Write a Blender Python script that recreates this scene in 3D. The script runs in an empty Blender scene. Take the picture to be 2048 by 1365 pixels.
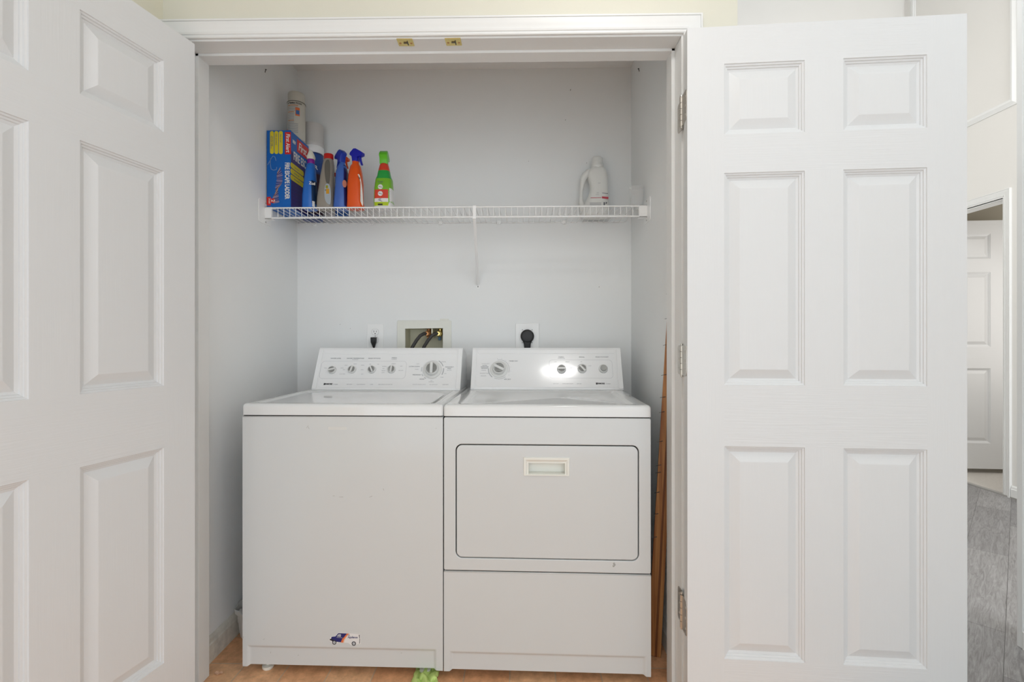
import bpy, bmesh, math, random
from mathutils import Matrix, Vector, noise
random.seed(7)
PI = math.pi
S = bpy.context.scene
C = S.collection

# ------------------------------------------------------------------ camera
cam_d = bpy.data.cameras.new('camera'); cam = bpy.data.objects.new('camera', cam_d); C.objects.link(cam)
cam.location = (0.2809, -1.5015, 1.1226)
cam.rotation_euler = (PI/2, 0.0004, 0.01771)
cam_d.sensor_width = 36.0; cam_d.lens = 36.0*977.56/2048.0
cam_d.shift_y = -0.0008
cam_d.clip_start = 0.02
S.camera = cam

# ------------------------------------------------------------------ light
S.view_settings.view_transform = 'Standard'; S.view_settings.look = 'None'
S.view_settings.gamma = 1.0; S.view_settings.use_curve_mapping = False
S.view_settings.exposure = 0.0
W = bpy.data.worlds.new('daylight'); S.world = W; W.use_nodes = True
W.node_tree.nodes['Background'].inputs[0].default_value = (0.87, 0.94, 1.0, 1)
W.node_tree.nodes['Background'].inputs[1].default_value = 1.88

def area(name, loc, rot, size, sizey, power, col=(1, 1, 1)):
    l = bpy.data.lights.new(name, 'AREA'); l.shape = 'RECTANGLE'; l.size = size; l.size_y = sizey
    l.energy = power; l.color = col
    o = bpy.data.objects.new(name, l); o.location = loc; o.rotation_euler = rot; C.objects.link(o)
    return o
# unseen fill areas added to brighten the tall hall on the right
area('hall_fill_high', (2.9, -1.8, 3.2), (math.radians(60), 0, math.radians(-8)), 1.6, 1.6, 22, (1, 0.985, 0.95))
area('hall_fill_low', (3.0, -2.6, 1.5), (math.radians(90), 0, 0), 1.3, 2.0, 55, (0.97, 0.985, 1))
# more added fill: toward the far hall wall, and inside the far room
area('hall_fill_wall', (1.5, 1.3, 3.6), (0, math.radians(-35), 0), 0.9, 0.9, 22, (1, 0.98, 0.96))
area('far_room_fill', (4.75, 1.65, 1.45), (math.radians(90), 0, 0), 1.3, 1.5, 13, (1, 0.96, 0.92))
LAMP = (0.52, -0.66)

# ------------------------------------------------------------------ materials
MATS = {}
def nodes(m):
    m.use_nodes = True
    return m.node_tree.nodes, m.node_tree.links, m.node_tree.nodes['Principled BSDF']
def mat(name, col, rough=0.5, metal=0.0, spec=0.5, var=0.0, vscale=6.0, bump=0.0, bscale=60.0, bstretch=(1, 1, 1),
        coat=0.0, trans=0.0, ior=1.45, alpha=1.0, sss=0.0):
    if name in MATS: return MATS[name]
    m = bpy.data.materials.new(name); N, L, b = nodes(m)
    b.inputs['Base Color'].default_value = (*col, 1); b.inputs['Roughness'].default_value = rough
    b.inputs['Metallic'].default_value = metal; b.inputs['Specular IOR Level'].default_value = spec
    b.inputs['Coat Weight'].default_value = coat; b.inputs['Coat Roughness'].default_value = 0.06
    b.inputs['Transmission Weight'].default_value = trans; b.inputs['IOR'].default_value = ior
    b.inputs['Alpha'].default_value = alpha
    tc = N.new('ShaderNodeTexCoord')
    if var > 0:
        n = N.new('ShaderNodeTexNoise'); n.inputs['Scale'].default_value = vscale; n.inputs['Detail'].default_value = 4
        L.new(tc.outputs['Object'], n.inputs['Vector'])
        r = N.new('ShaderNodeMix'); r.data_type = 'RGBA'
        r.inputs[6].default_value = (*[c*(1-var) for c in col], 1); r.inputs[7].default_value = (*[min(1, c*(1+var)) for c in col], 1)
        L.new(n.outputs['Fac'], r.inputs[0]); L.new(r.outputs[2], b.inputs['Base Color'])
    if bump > 0:
        mp = N.new('ShaderNodeMapping'); mp.inputs['Scale'].default_value = bstretch
        n2 = N.new('ShaderNodeTexNoise'); n2.inputs['Scale'].default_value = bscale; n2.inputs['Detail'].default_value = 3
        L.new(tc.outputs['Object'], mp.inputs[0]); L.new(mp.outputs[0], n2.inputs['Vector'])
        bp = N.new('ShaderNodeBump'); bp.inputs['Strength'].default_value = bump; bp.inputs['Distance'].default_value = 0.002
        L.new(n2.outputs['Fac'], bp.inputs['Height']); L.new(bp.outputs[0], b.inputs['Normal'])
    MATS[name] = m
    return m

def srgb(r, g, b):
    f = lambda c: (c/255/12.92) if c/255 <= 0.04045 else ((c/255+0.055)/1.055)**2.4
    return (f(r), f(g), f(b))

M_wall_in = mat('closet_paint', (0.90, 0.91, 0.905), 0.75, spec=0.25, var=0.02, vscale=3, bump=0.08, bscale=180)
M_wall_cream = mat('cream_paint', (0.75, 0.73, 0.63), 0.8, spec=0.2, var=0.02, vscale=2, bump=0.06, bscale=180)
M_wall_hall = mat('hall_paint', (0.80, 0.785, 0.755), 0.8, spec=0.2, var=0.02, vscale=2, bump=0.06, bscale=180)
M_trim = mat('trim_paint', (0.82, 0.825, 0.815), 0.38, spec=0.5, var=0.015, vscale=9, bump=0.03, bscale=90)
M_ceil = mat('ceiling_paint', (0.92, 0.915, 0.90), 0.9, spec=0.1, var=0.01)
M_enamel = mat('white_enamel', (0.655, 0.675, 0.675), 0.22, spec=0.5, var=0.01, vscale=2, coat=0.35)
M_enamel_top_lit = mat('white_enamel_top_lit', (0.78, 0.79, 0.785), 0.12, spec=0.5, coat=0.6)  # same enamel made paler: light from above is put into the colour
M_lid_lit = mat('white_enamel_lid_lit', (0.92, 0.92, 0.92), 0.10, spec=0.5, coat=0.6)  # palest enamel copy, overhead light on the lid painted in
M_console = mat('console_plastic', (0.94, 0.94, 0.94), 0.16, spec=0.5, coat=0.4)
M_consoleline = mat('console_outline', (0.55, 0.56, 0.57), 0.3)
M_dark = mat('dark_gap', (0.035, 0.033, 0.03), 0.8)
M_knob = mat('knob_white', (0.80, 0.80, 0.78), 0.25)
M_knobgrey = mat('knob_grey', (0.42, 0.42, 0.40), 0.35)
M_ink = mat('ink_grey', (0.16, 0.17, 0.19), 0.5)
M_inklight = mat('ink_pale', (0.40, 0.41, 0.43), 0.5)
M_inkblack = mat('ink_black', (0.02, 0.02, 0.025), 0.5)
M_rubber = mat('black_rubber', (0.02, 0.02, 0.02), 0.45, bump=0.05)
M_hose = mat('hose_rubber', (0.055, 0.05, 0.048), 0.5, bump=0.1, bscale=200)
M_brass = mat('brass', (0.72, 0.56, 0.22), 0.22, metal=1.0, var=0.12, vscale=60)
M_nickel = mat('satin_nickel', (0.62, 0.59, 0.54), 0.32, metal=0.9, var=0.12, vscale=80)
M_ivory = mat('ivory_plastic', (0.82, 0.82, 0.75), 0.4, var=0.04, vscale=25)
M_ivoryrecess = mat('ivory_recess', (0.70, 0.67, 0.50), 0.5, var=0.1, vscale=20)  # darker, yellower ivory for the box recess and divider
M_whiteplast = mat('white_plastic', (0.96, 0.96, 0.95), 0.35)
M_wire = mat('shelf_wire', (0.94, 0.94, 0.93), 0.3)
M_copper = mat('copper_brass', (0.5, 0.24, 0.1), 0.4, metal=0.8)
M_blueplast = mat('blue_handle', (0.03, 0.10, 0.18), 0.4)
M_steel = mat('dark_steel', (0.12, 0.11, 0.10), 0.4, metal=0.8)

def door_mat(name, stretch, strength):
    m = bpy.data.materials.new(name); N, L, b = nodes(m)
    b.inputs['Base Color'].default_value = (0.74, 0.75, 0.755, 1); b.inputs['Roughness'].default_value = 0.36
    tc = N.new('ShaderNodeTexCoord'); mp = N.new('ShaderNodeMapping'); mp.inputs['Scale'].default_value = stretch
    w = N.new('ShaderNodeTexNoise'); w.inputs['Scale'].default_value = 1.0; w.inputs['Detail'].default_value = 3; w.inputs['Distortion'].default_value = 0.6
    L.new(tc.outputs['Object'], mp.inputs[0]); L.new(mp.outputs[0], w.inputs['Vector'])
    bp = N.new('ShaderNodeBump'); bp.inputs['Strength'].default_value = strength; bp.inputs['Distance'].default_value = 0.0012
    L.new(w.outputs['Fac'], bp.inputs['Height']); L.new(bp.outputs[0], b.inputs['Normal'])
    return m
M_door_h = door_mat('door_paint_cross_grain', (7, 30, 210), 0.5)
M_door_v = door_mat('door_paint_upright_grain', (210, 30, 7), 0.22)

def tile_mat():
    m = bpy.data.materials.new('terracotta_tile'); N, L, b = nodes(m)
    tc = N.new('ShaderNodeTexCoord'); mp = N.new('ShaderNodeMapping')
    mp.inputs['Location'].default_value = (0.366-0.1525*10, -0.178+0.1525*40, 0)
    L.new(tc.outputs['Object'], mp.inputs[0])
    br = N.new('ShaderNodeTexBrick'); br.offset = 0.0; br.inputs['Scale'].default_value = 1.0
    br.inputs['Brick Width'].default_value = 0.1525; br.inputs['Row Height'].default_value = 0.1525
    br.inputs['Mortar Size'].default_value = 0.0022; br.inputs['Mortar Smooth'].default_value = 0.3
    br.inputs['Color1'].default_value = (*srgb(242, 198, 158), 1); br.inputs['Color2'].default_value = (*srgb(232, 176, 134), 1)
    br.inputs['Mortar'].default_value = (*srgb(214, 190, 166), 1)
    L.new(mp.outputs[0], br.inputs['Vector'])
    n = N.new('ShaderNodeTexNoise'); n.inputs['Scale'].default_value = 28; n.inputs['Detail'].default_value = 6; n.inputs['Roughness'].default_value = 0.7
    L.new(tc.outputs['Object'], n.inputs['Vector'])
    cr = N.new('ShaderNodeValToRGB'); cr.color_ramp.elements[0].position = 0.3; cr.color_ramp.elements[0].color = (0.62, 0.54, 0.47, 1)
    cr.color_ramp.elements[1].position = 0.7; cr.color_ramp.elements[1].color = (1.15, 1.1, 1.0, 1)
    L.new(n.outputs['Fac'], cr.inputs[0])
    mx = N.new('ShaderNodeMix'); mx.data_type = 'RGBA'; mx.blend_type = 'MULTIPLY'; mx.inputs[0].default_value = 0.8
    L.new(br.outputs['Color'], mx.inputs[6]); L.new(cr.outputs[0], mx.inputs[7]); L.new(mx.outputs[2], b.inputs['Base Color'])
    b.inputs['Roughness'].default_value = 0.5
    bp = N.new('ShaderNodeBump'); bp.inputs['Strength'].default_value = 0.4; bp.inputs['Distance'].default_value = 0.002; bp.invert = True
    L.new(br.outputs['Fac'], bp.inputs['Height']); L.new(bp.outputs[0], b.inputs['Normal'])
    return m
def plank_mat():
    m = bpy.data.materials.new('grey_planks'); N, L, b = nodes(m)
    tc = N.new('ShaderNodeTexCoord'); mp = N.new('ShaderNodeMapping')
    mp.inputs['Rotation'].default_value = (0, 0, math.radians(-45)); mp.inputs['Location'].default_value = (0.1, 0.07, 0)
    L.new(tc.outputs['Object'], mp.inputs[0])
    br = N.new('ShaderNodeTexBrick'); br.offset = 0.37; br.inputs['Scale'].default_value = 1.0
    br.inputs['Brick Width'].default_value = 0.95; br.inputs['Row Height'].default_value = 0.165
    br.inputs['Mortar Size'].default_value = 0.001
    br.inputs['Color1'].default_value = (*srgb(160, 158, 157), 1); br.inputs['Color2'].default_value = (*srgb(128, 126, 126), 1)
    br.inputs['Mortar'].default_value = (*srgb(80, 78, 77), 1)
    L.new(mp.outputs[0], br.inputs['Vector'])
    m2 = N.new('ShaderNodeMapping'); m2.inputs['Scale'].default_value = (4, 42, 1)
    L.new(mp.outputs[0], m2.inputs[0])
    n = N.new('ShaderNodeTexNoise'); n.inputs['Scale'].default_value = 1.6; n.inputs['Detail'].default_value = 8; n.inputs['Roughness'].default_value = 0.72; n.inputs['Distortion'].default_value = 1.6
    L.new(m2.outputs[0], n.inputs['Vector'])
    cr = N.new('ShaderNodeValToRGB'); cr.color_ramp.elements[0].position = 0.33; cr.color_ramp.elements[0].color = (0.42, 0.40, 0.39, 1)
    cr.color_ramp.elements[1].position = 0.66; cr.color_ramp.elements[1].color = (1.35, 1.36, 1.38, 1)
    L.new(n.outputs['Fac'], cr.inputs[0])
    mx = N.new('ShaderNodeMix'); mx.data_type = 'RGBA'; mx.blend_type = 'MULTIPLY'; mx.inputs[0].default_value = 0.75
    L.new(br.outputs['Color'], mx.inputs[6]); L.new(cr.outputs[0], mx.inputs[7]); L.new(mx.outputs[2], b.inputs['Base Color'])
    b.inputs['Roughness'].default_value = 0.35
    return m
def wood_mat(name, c1, c2, stretch):
    m = bpy.data.materials.new(name); N, L, b = nodes(m)
    tc = N.new('ShaderNodeTexCoord'); mp = N.new('ShaderNodeMapping'); mp.inputs['Scale'].default_value = stretch
    L.new(tc.outputs['Object'], mp.inputs[0])
    n = N.new('ShaderNodeTexNoise'); n.inputs['Scale'].default_value = 1; n.inputs['Detail'].default_value = 6; n.inputs['Distortion'].default_value = 0.5
    L.new(mp.outputs[0], n.inputs['Vector'])
    cr = N.new('ShaderNodeValToRGB'); cr.color_ramp.elements[0].position = 0.35; cr.color_ramp.elements[0].color = (*c1, 1)
    cr.color_ramp.elements[1].position = 0.65; cr.color_ramp.elements[1].color = (*c2, 1)
    L.new(n.outputs['Fac'], cr.inputs[0]); L.new(cr.outputs[0], b.inputs['Base Color'])
    b.inputs['Roughness'].default_value = 0.45
    return m

# ------------------------------------------------------------------ mesh builder
class MB:
    def __init__(s): s.v = []; s.f = []; s.m = []
    def add(s, vs, fs, mi=0, M=None):
        o = len(s.v)
        s.v += [tuple(M @ Vector(p)) if M is not None else tuple(p) for p in vs]
        for f in fs: s.f.append([i+o for i in f]); s.m.append(mi)
        return s
    def box(s, x0, x1, y0, y1, z0, z1, mi=0, M=None):
        v = [(x, y, z) for z in (z0, z1) for y in (y0, y1) for x in (x0, x1)]
        return s.add(v, [(0, 2, 3, 1), (4, 5, 7, 6), (0, 1, 5, 4), (2, 6, 7, 3), (0, 4, 6, 2), (1, 3, 7, 5)], mi, M)
    def prism(s, pts, z0, z1, mi=0, M=None, mtop=None):
        n = len(pts); v = [(x, y, z0) for x, y in pts]+[(x, y, z1) for x, y in pts]
        s.add(v, [tuple(range(n))[::-1]], mi, M)
        o = len(s.v)-2*n
        s.f.append([o+n+i for i in range(n)]); s.m.append(mi if mtop is None else mtop)
        for i in range(n):
            j = (i+1) % n; s.f.append([o+i, o+j, o+n+j, o+n+i]); s.m.append(mi)
        return s
    def lathe(s, prof, seg=28, mi=0, M=None, mis=None):
        """prof: (radius, z) list"""
        v = []; f = []; mm = []
        for r, z in prof:
            for k in range(seg):
                a = 2*PI*k/seg; v.append((r*math.cos(a), r*math.sin(a), z))
        for i in range(len(prof)-1):
            for k in range(seg):
                a, b = i*seg+k, i*seg+(k+1) % seg
                f.append((a, b, b+seg, a+seg)); mm.append(mis[i] if mis else mi)
        o = len(s.v); s.v += [tuple(M @ Vector(p)) if M is not None else p for p in v]
        s.f += [[i+o for i in q] for q in f]; s.m += mm
        if prof[0][0] > 1e-6: s.f.append([o+k for k in range(seg)][::-1]); s.m.append(mis[0] if mis else mi)
        if prof[-1][0] > 1e-6: s.f.append([o+(len(prof)-1)*seg+k for k in range(seg)]); s.m.append(mis[-1] if mis else mi)
        return s
    def tube(s, pts, r, seg=8, mi=0, M=None, caps=True):
        pts = [Vector(p) for p in pts]; v = []; n = len(pts)
        rr = r if isinstance(r, (list, tuple)) else [r]*n
        up = None
        for i, p in enumerate(pts):
            t = (pts[min(i+1, n-1)]-pts[max(i-1, 0)]).normalized()
            if up is None: up = Vector((0, 0, 1)) if abs(t.z) < 0.9 else Vector((1, 0, 0))
            a = t.cross(up).normalized(); b = a.cross(t).normalized(); up = b
            for k in range(seg):
                q = 2*PI*k/seg; v.append(tuple(p+a*math.cos(q)*rr[i]+b*math.sin(q)*rr[i]))
        f = []
        for i in range(n-1):
            for k in range(seg):
                x, y = i*seg+k, i*seg+(k+1) % seg; f.append((x, y, y+seg, x+seg))
        if caps: f.append(tuple(range(seg))[::-1]); f.append(tuple((n-1)*seg+k for k in range(seg)))
        return s.add(v, f, mi, M)
    def loft(s, secs, seg=32, mi=0, M=None, a0=0.0, a1=2*PI, off=0.0, caps=True, mfun=None):
        """secs: (z, cx, cy, rx, ry, exponent)"""
        full = abs(a1-a0-2*PI) < 1e-6; K = seg if full else seg+1
        v = []
        for z, cx, cy, rx, ry, e in secs:
            for k in range(K):
                a = a0+(a1-a0)*k/seg; c, q = math.cos(a), math.sin(a)
                x = math.copysign(abs(c)**(2/e), c)*(rx+off); y = math.copysign(abs(q)**(2/e), q)*(ry+off)
                v.append((cx+x, cy+y, z))
        o = len(s.v); s.v += [tuple(M @ Vector(p)) if M is not None else p for p in v]
        for i in range(len(secs)-1):
            for k in range(seg):
                a, b = i*K+k, i*K+(k+1) % K
                s.f.append([o+a, o+b, o+b+K, o+a+K]); s.m.append(mfun(i, k) if mfun else mi)
        if full and caps:
            s.f.append([o+k for k in range(K)][::-1]); s.m.append(mfun(0, 0) if mfun else mi)
            s.f.append([o+(len(secs)-1)*K+k for k in range(K)]); s.m.append(mfun(len(secs)-2, 0) if mfun else mi)
        return s
    def mesh(s, me, mi=0, M=None):
        return s.add([tuple(v.co) for v in me.vertices], [tuple(p.vertices) for p in me.polygons], mi, M)
    def build(s, name, mats, parent=None, bevel=0.0, seg=2, smooth=False, angle=40, loc=None, rot=None, doubles=False):
        me = bpy.data.meshes.new(name); me.from_pydata(s.v, [], s.f)
        if not isinstance(mats, (list, tuple)): mats = [mats]
        for m in mats: me.materials.append(m)
        for p, mi in zip(me.polygons, s.m): p.material_index = mi
        bm = bmesh.new(); bm.from_mesh(me)
        if doubles: bmesh.ops.remove_doubles(bm, verts=bm.verts, dist=1e-5)
        bmesh.ops.recalc_face_normals(bm, faces=bm.faces)
        if smooth or bevel > 0:
            for f in bm.faces: f.smooth = True
            for e in bm.edges:
                if len(e.link_faces) == 2:
                    if e.calc_face_angle(0) > math.radians(angle): e.smooth = False
        bm.to_mesh(me); bm.free()
        o = bpy.data.objects.new(name, me); C.objects.link(o)
        if parent is not None: o.parent = parent
        if loc: o.location = loc
        if rot: o.rotation_euler = rot
        if bevel > 0:
            b = o.modifiers.new('bevel', 'BEVEL'); b.width = bevel; b.segments = seg; b.limit_method = 'ANGLE'; b.angle_limit = math.radians(30)
            b.harden_normals = True
        return o

def tag(o, label, cat=None, group=None, kind=None):
    if label: o['label'] = label
    if cat: o['category'] = cat
    if group: o['group'] = group
    if kind: o['kind'] = kind
    return o
def empty(name, loc=(0, 0, 0), rz=0.0, rot=None, parent=None):
    o = bpy.data.objects.new(name, None); C.objects.link(o); o.location = loc
    o.rotation_euler = rot if rot else (0, 0, rz); o.empty_display_size = 0.05
    if parent: o.parent = parent
    return o
def copy_tree(o, parent=None):
    c = o.copy(); C.objects.link(c)
    if parent is not None: c.parent = parent
    for ch in [x for x in C.objects if x.parent == o and x != c]: copy_tree(ch, c)
    return c

def curve_mesh(cu):
    o = bpy.data.objects.new('tmp', cu); C.objects.link(o)
    dg = bpy.context.evaluated_depsgraph_get(); dg.update()
    me = bpy.data.meshes.new_from_object(o.evaluated_get(dg))
    C.objects.unlink(o); bpy.data.objects.remove(o); bpy.data.curves.remove(cu)
    return me
def text(mb, s, size, M, mi=0, sx=1.0, align='CENTER', off=0.0, shear=0.0, ext=0.0002, spacing=1.0):
    cu = bpy.data.curves.new('t', 'FONT'); cu.body = s; cu.size = size; cu.align_x = align; cu.align_y = 'CENTER'
    cu.extrude = ext; cu.offset = off; cu.shear = shear; cu.resolution_u = 2; cu.space_character = spacing
    me = curve_mesh(cu); mb.mesh(me, mi, M @ Matrix.Diagonal((sx, 1, 1, 1))); bpy.data.meshes.remove(me)
def shape2d(loops, ext, bevel=0.0, bres=2):
    cu = bpy.data.curves.new('s', 'CURVE'); cu.dimensions = '2D'; cu.fill_mode = 'BOTH'; cu.extrude = ext; cu.bevel_depth = bevel; cu.bevel_resolution = bres
    cu.offset = -bevel
    for lp in loops:
        sp = cu.splines.new('POLY'); sp.points.add(len(lp)-1); sp.use_cyclic_u = True
        for p, (x, y) in zip(sp.points, lp): p.co = (x, y, 0, 1)
    return curve_mesh(cu)
def rrect(x0, x1, y0, y1, r, n=5):
    pts = []
    for cx, cy, a in ((x1-r, y0+r, -90), (x1-r, y1-r, 0), (x0+r, y1-r, 90), (x0+r, y0+r, 180)):
        for k in range(n+1):
            t = math.radians(a+90*k/n); pts.append((cx+r*math.cos(t), cy+r*math.sin(t)))
    return pts
def smoothloop(pts, n=6):
    out = []; N = len(pts)
    for i in range(N):
        p0, p1, p2, p3 = [Vector(pts[(i+k) % N]) for k in (-1, 0, 1, 2)]
        for k in range(n):
            t = k/n
            q = 0.5*((2*p1)+(-p0+p2)*t+(2*p0-5*p1+4*p2-p3)*t*t+(-p0+3*p1-3*p2+p3)*t**3)
            out.append((q.x, q.y))
    return out
def T(x, y, z): return Matrix.Translation((x, y, z))
def R(a, ax): return Matrix.Rotation(math.radians(a), 4, ax)

def struct(name, mb, m, label, cat, bevel=0.0, smooth=False, **k):
    o = mb.build(name, m, None, bevel=bevel, smooth=smooth, **k); return tag(o, label, cat, kind='structure')

# ================================================================== SETTING
YB = 0.868; XL = -0.810; XR = 0.8147; HC = 2.44
XJ = 0.772; XS = 0.761; ZS = 2.052; ZST = 2.043; YJ = 0.116
struct('floor', MB().box(-1.3, 1.2, -3.2, YB, -0.05, 0.0), tile_mat(), 'orange brown square floor tiles under the washer and dryer', 'floor')
mb = MB().box(1.2, 3.77, -3.2, 3.0, -0.05, 0.0)
o = mb.build('floor', plank_mat()); tag(o, 'grey diagonal wood plank floor seen past the right door', 'floor', kind='structure')
carpet = mat('pale_carpet', (0.60, 0.57, 0.53), 0.95, spec=0.1, var=0.12, vscale=90, bump=0.8, bscale=260)
struct('floor', MB().box(3.79, 5.6, 1.6, 3.0, -0.05, 0.008), carpet, 'pale beige carpet in the far room beyond the grey planks', 'carpet')
struct('trim_4', MB().box(3.755, 3.79, 1.9, 3.0, -0.01, 0.009), mat('threshold_metal', (0.42, 0.41, 0.39), 0.35, metal=0.3), 'thin grey threshold strip between the planks and the pale carpet', 'threshold')

# closet walls
struct('wall_left', MB().box(-0.93, XL, YJ, YB+0.12, 0, HC), M_wall_in, 'pale grey left side wall inside the closet', 'wall')
struct('wall_right', MB().box(XR, 0.942, YJ, YB+0.12, 0, HC), M_wall_in, 'pale grey right side wall inside the closet', 'wall')
hx0, hx1, hz0, hz1 = -0.2795, -0.0965, 0.99, 1.181
mb = MB(); y0, y1 = YB, YB+0.12
mb.box(XL, hx0, y0, y1, 0, HC); mb.box(hx1, XR, y0, y1, 0, HC); mb.box(hx0, hx1, y0, y1, 0, hz0); mb.box(hx0, hx1, y0, y1, hz1, HC)
struct('wall_back', mb, M_wall_in, 'pale grey back wall of the closet behind the shelf', 'wall')
struct('ceiling', MB().box(-0.93, 0.942, YJ, YB+0.12, HC, HC+0.05), M_ceil, 'white ceiling inside the closet', 'ceiling')
# front wall (cream) around the opening, and its left return
mb = MB(); mb.box(-1.3, -0.79, 0, YJ, 0, HC); mb.box(0.79, 0.942, 0, YJ, 0, HC); mb.box(-0.79, 0.79, 0, YJ, 2.07, HC)
struct('wall_front', mb, M_wall_cream, 'cream wall above and beside the closet opening', 'wall')
mb = MB().box(-1.3, -0.832, -0.30, 0, 0, HC).box(-1.35, -1.25, -3.2, -0.30, 0, HC)
o = mb.build('wall_left', mat('cream_paint_side', (0.78, 0.75, 0.62), 0.8, spec=0.2, var=0.02, vscale=2)); tag(o, 'cream side wall showing above the left door', 'wall', kind='structure')
o = MB().box(-1.35, 1.2, -3.2, 0, HC, HC+0.06).build('ceiling', M_ceil); tag(o, 'white ceiling of the room in front of the closet', 'ceiling', kind='structure')
# hall on the right
struct('wall_hall', MB().box(0.942, 3.77, 3.0, 3.1, 0, 5.0).box(0.842, 0.942, YB+0.12, 3.1, 0, 5.0).box(0.842, 0.942, 0.0, YB+0.12, HC+0.06, 5.0), M_wall_hall,
       'tall warm grey hall wall behind the right door', 'wall')
struct('ceiling_hall', MB().box(0.94, 3.87, -3.2, 3.1, 5.0, 5.06), M_ceil, 'high ceiling over the entrance hall', 'ceiling')
# far wall with the doorway: opening y 2.09..2.86, z 0..2.145
mb = MB(); X = 3.77
mb.box(X, X+0.11, 0.2, 2.095, 0, 5.0); mb.box(X, X+0.11, 2.87, 3.0, 0, 5.0); mb.box(X, X+0.11, 2.095, 2.87, 2.145, 5.0)
mb.box(X, X+0.11, -3.2, 0.2, 0, 5.0)
struct('wall_far', mb, M_wall_hall, 'off-white hall wall holding the far doorway', 'wall')
mb = MB().box(3.88, 5.7, 2.96, 3.06, 0, 2.6).box(5.6, 5.7, 1.5, 2.96, 0, 2.6).box(3.88, 5.7, 1.5, 1.6, 0, 2.6).box(3.88, 5.7, 1.5, 3.06, 2.6, 2.65)
struct('wall_far_room', mb, mat('tan_paint', (0.46, 0.43, 0.36), 0.85), 'tan wall of the far room seen above its open door', 'wall')

def sweep_frame(mb, prof, path_fn, M=None):
    """prof [(w,d)]; path_fn(w) -> list of 2D points; third axis is d"""
    loops = [[(p[0], p[1], d) for p in path_fn(w)] for w, d in prof]
    n = len(loops[0]); v = [q for lp in loops for q in lp]; f = []
    for i in range(len(loops)-1):
        for k in range(n-1): f.append((i*n+k, i*n+k+1, (i+1)*n+k+1, (i+1)*n+k))
    return mb.add(v, f, 0, M)
CAS = [(0, -0.001), (0, 0.0085), (0.003, 0.0105), (0.0065, 0.0105), (0.0075, 0.008), (0.009, 0.0085), (0.011, 0.0115), (0.0165, 0.013), (0.0175, 0.0105), (0.019, 0.0108),
       (0.03, 0.0128), (0.042, 0.0165), (0.0465, 0.0165), (0.0472, 0.0145), (0.048, 0.0145), (0.049, 0.0175), (0.054, 0.0175), (0.054, -0.001)]
mb = MB(); xi, zi = XJ+0.005, ZS+0.005
# map (x, z, d) -> world (x, -d, z)
MF = Matrix(((1, 0, 0, 0), (0, 0, -1, 0), (0, 1, 0, 0), (0, 0, 0, 1)))
sweep_frame(mb, CAS, lambda w: [(-xi-w, 0), (-xi-w, zi+w), (xi+w, zi+w), (xi+w, 0)], MF)
struct('trim_1', mb, M_trim, 'moulded white casing around the closet opening', 'casing', smooth=True, angle=18)
mb = MB()
for s in (-1, 1):
    a, b = sorted((s*XJ, s*0.79)); mb.box(a, b, 0, YJ, 0, 2.07)
    a, b = sorted((s*XS, s*XJ)); mb.box(a, b, 0.062, YJ, 0, ZS)
mb.box(-XJ, XJ, 0, YJ, ZS, 2.07); mb.box(-XJ, XJ, 0.062, YJ, ZST, ZS)
struct('trim_2', mb, M_trim, 'white door jamb with stop lining the closet opening', 'door frame', bevel=0.0012)

# far doorway casing, moulding frame and baseboard on the X = 3.77 wall: map (y, z, d) -> (3.77-d, y, z)
MX = Matrix(((0, 0, -1, 3.77), (1, 0, 0, 0), (0, 1, 0, 0), (0, 0, 0, 1)))
mb = MB(); CB = [(w*1.05, d) for w, d in CAS]
sweep_frame(mb, CB, lambda w: [(2.09-w, 0), (2.09-w, 2.15+w), (2.875+w, 2.15+w), (2.875+w, 0)], MX)
mb.box(3.77, 3.88, 2.083, 2.097, 0, 2.15).box(3.77, 3.88, 2.868, 2.882, 0, 2.15).box(3.77, 3.88, 2.083, 2.882, 2.14, 2.155)
struct('trim_3', mb, M_trim, 'white casing around the far doorway at the right', 'casing', smooth=True, angle=18)
mb = MB()
def closed_frame(y0, y1, z0, z1):
    return lambda w: [(y0+w, z0+w), (y1-w, z0+w), (y1-w, z1-w), (y0+w, z1-w), (y0+w, z0+w)]
PM = [(0, 0), (0, 0.006), (0.006, 0.008), (0.008, 0.006), (0.016, 0.010), (0.03, 0.018), (0.042, 0.016), (0.046, 0.010), (0.052, 0.008), (0.055, 0)]
sweep_frame(mb, PM, closed_frame(1.985, 2.93, 2.785, 4.6), MX)
struct('trim_5', mb, M_trim, 'white picture frame moulding high on the hall wall', 'moulding', smooth=True, angle=35)
mb = MB(); BP = [(0, 0), (0, 0.013), (0.062, 0.013), (0.066, 0.010), (0.078, 0.008), (0.086, 0.004), (0.088, 0)]
def base_run(mb, a, b, M): return sweep_frame(mb, [(z, d) for z, d in BP], lambda w: [(a, w), (b, w)], M)
base_run(mb, 0.2, 2.03, MX)
struct('baseboard_far', mb, M_trim, 'white baseboard beside the far doorway casing', 'baseboard')
mb = MB(); base_run(mb, YJ, YB, Matrix(((0, 0, 1, XL), (1, 0, 0, 0), (0, 1, 0, 0), (0, 0, 0, 1))))
struct('baseboard_left', mb, mat('worn_trim', (0.70, 0.67, 0.60), 0.55, var=0.35, vscale=38), 'scuffed white baseboard on the closet left wall', 'baseboard')
mb = MB(); base_run(mb, YJ, YB, Matrix(((0, 0, -1, XR), (1, 0, 0, 0), (0, 1, 0, 0), (0, 0, 0, 1))))
struct('baseboard_right', mb, MATS['worn_trim'], 'dusty white baseboard on the closet right wall', 'baseboard')
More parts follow.
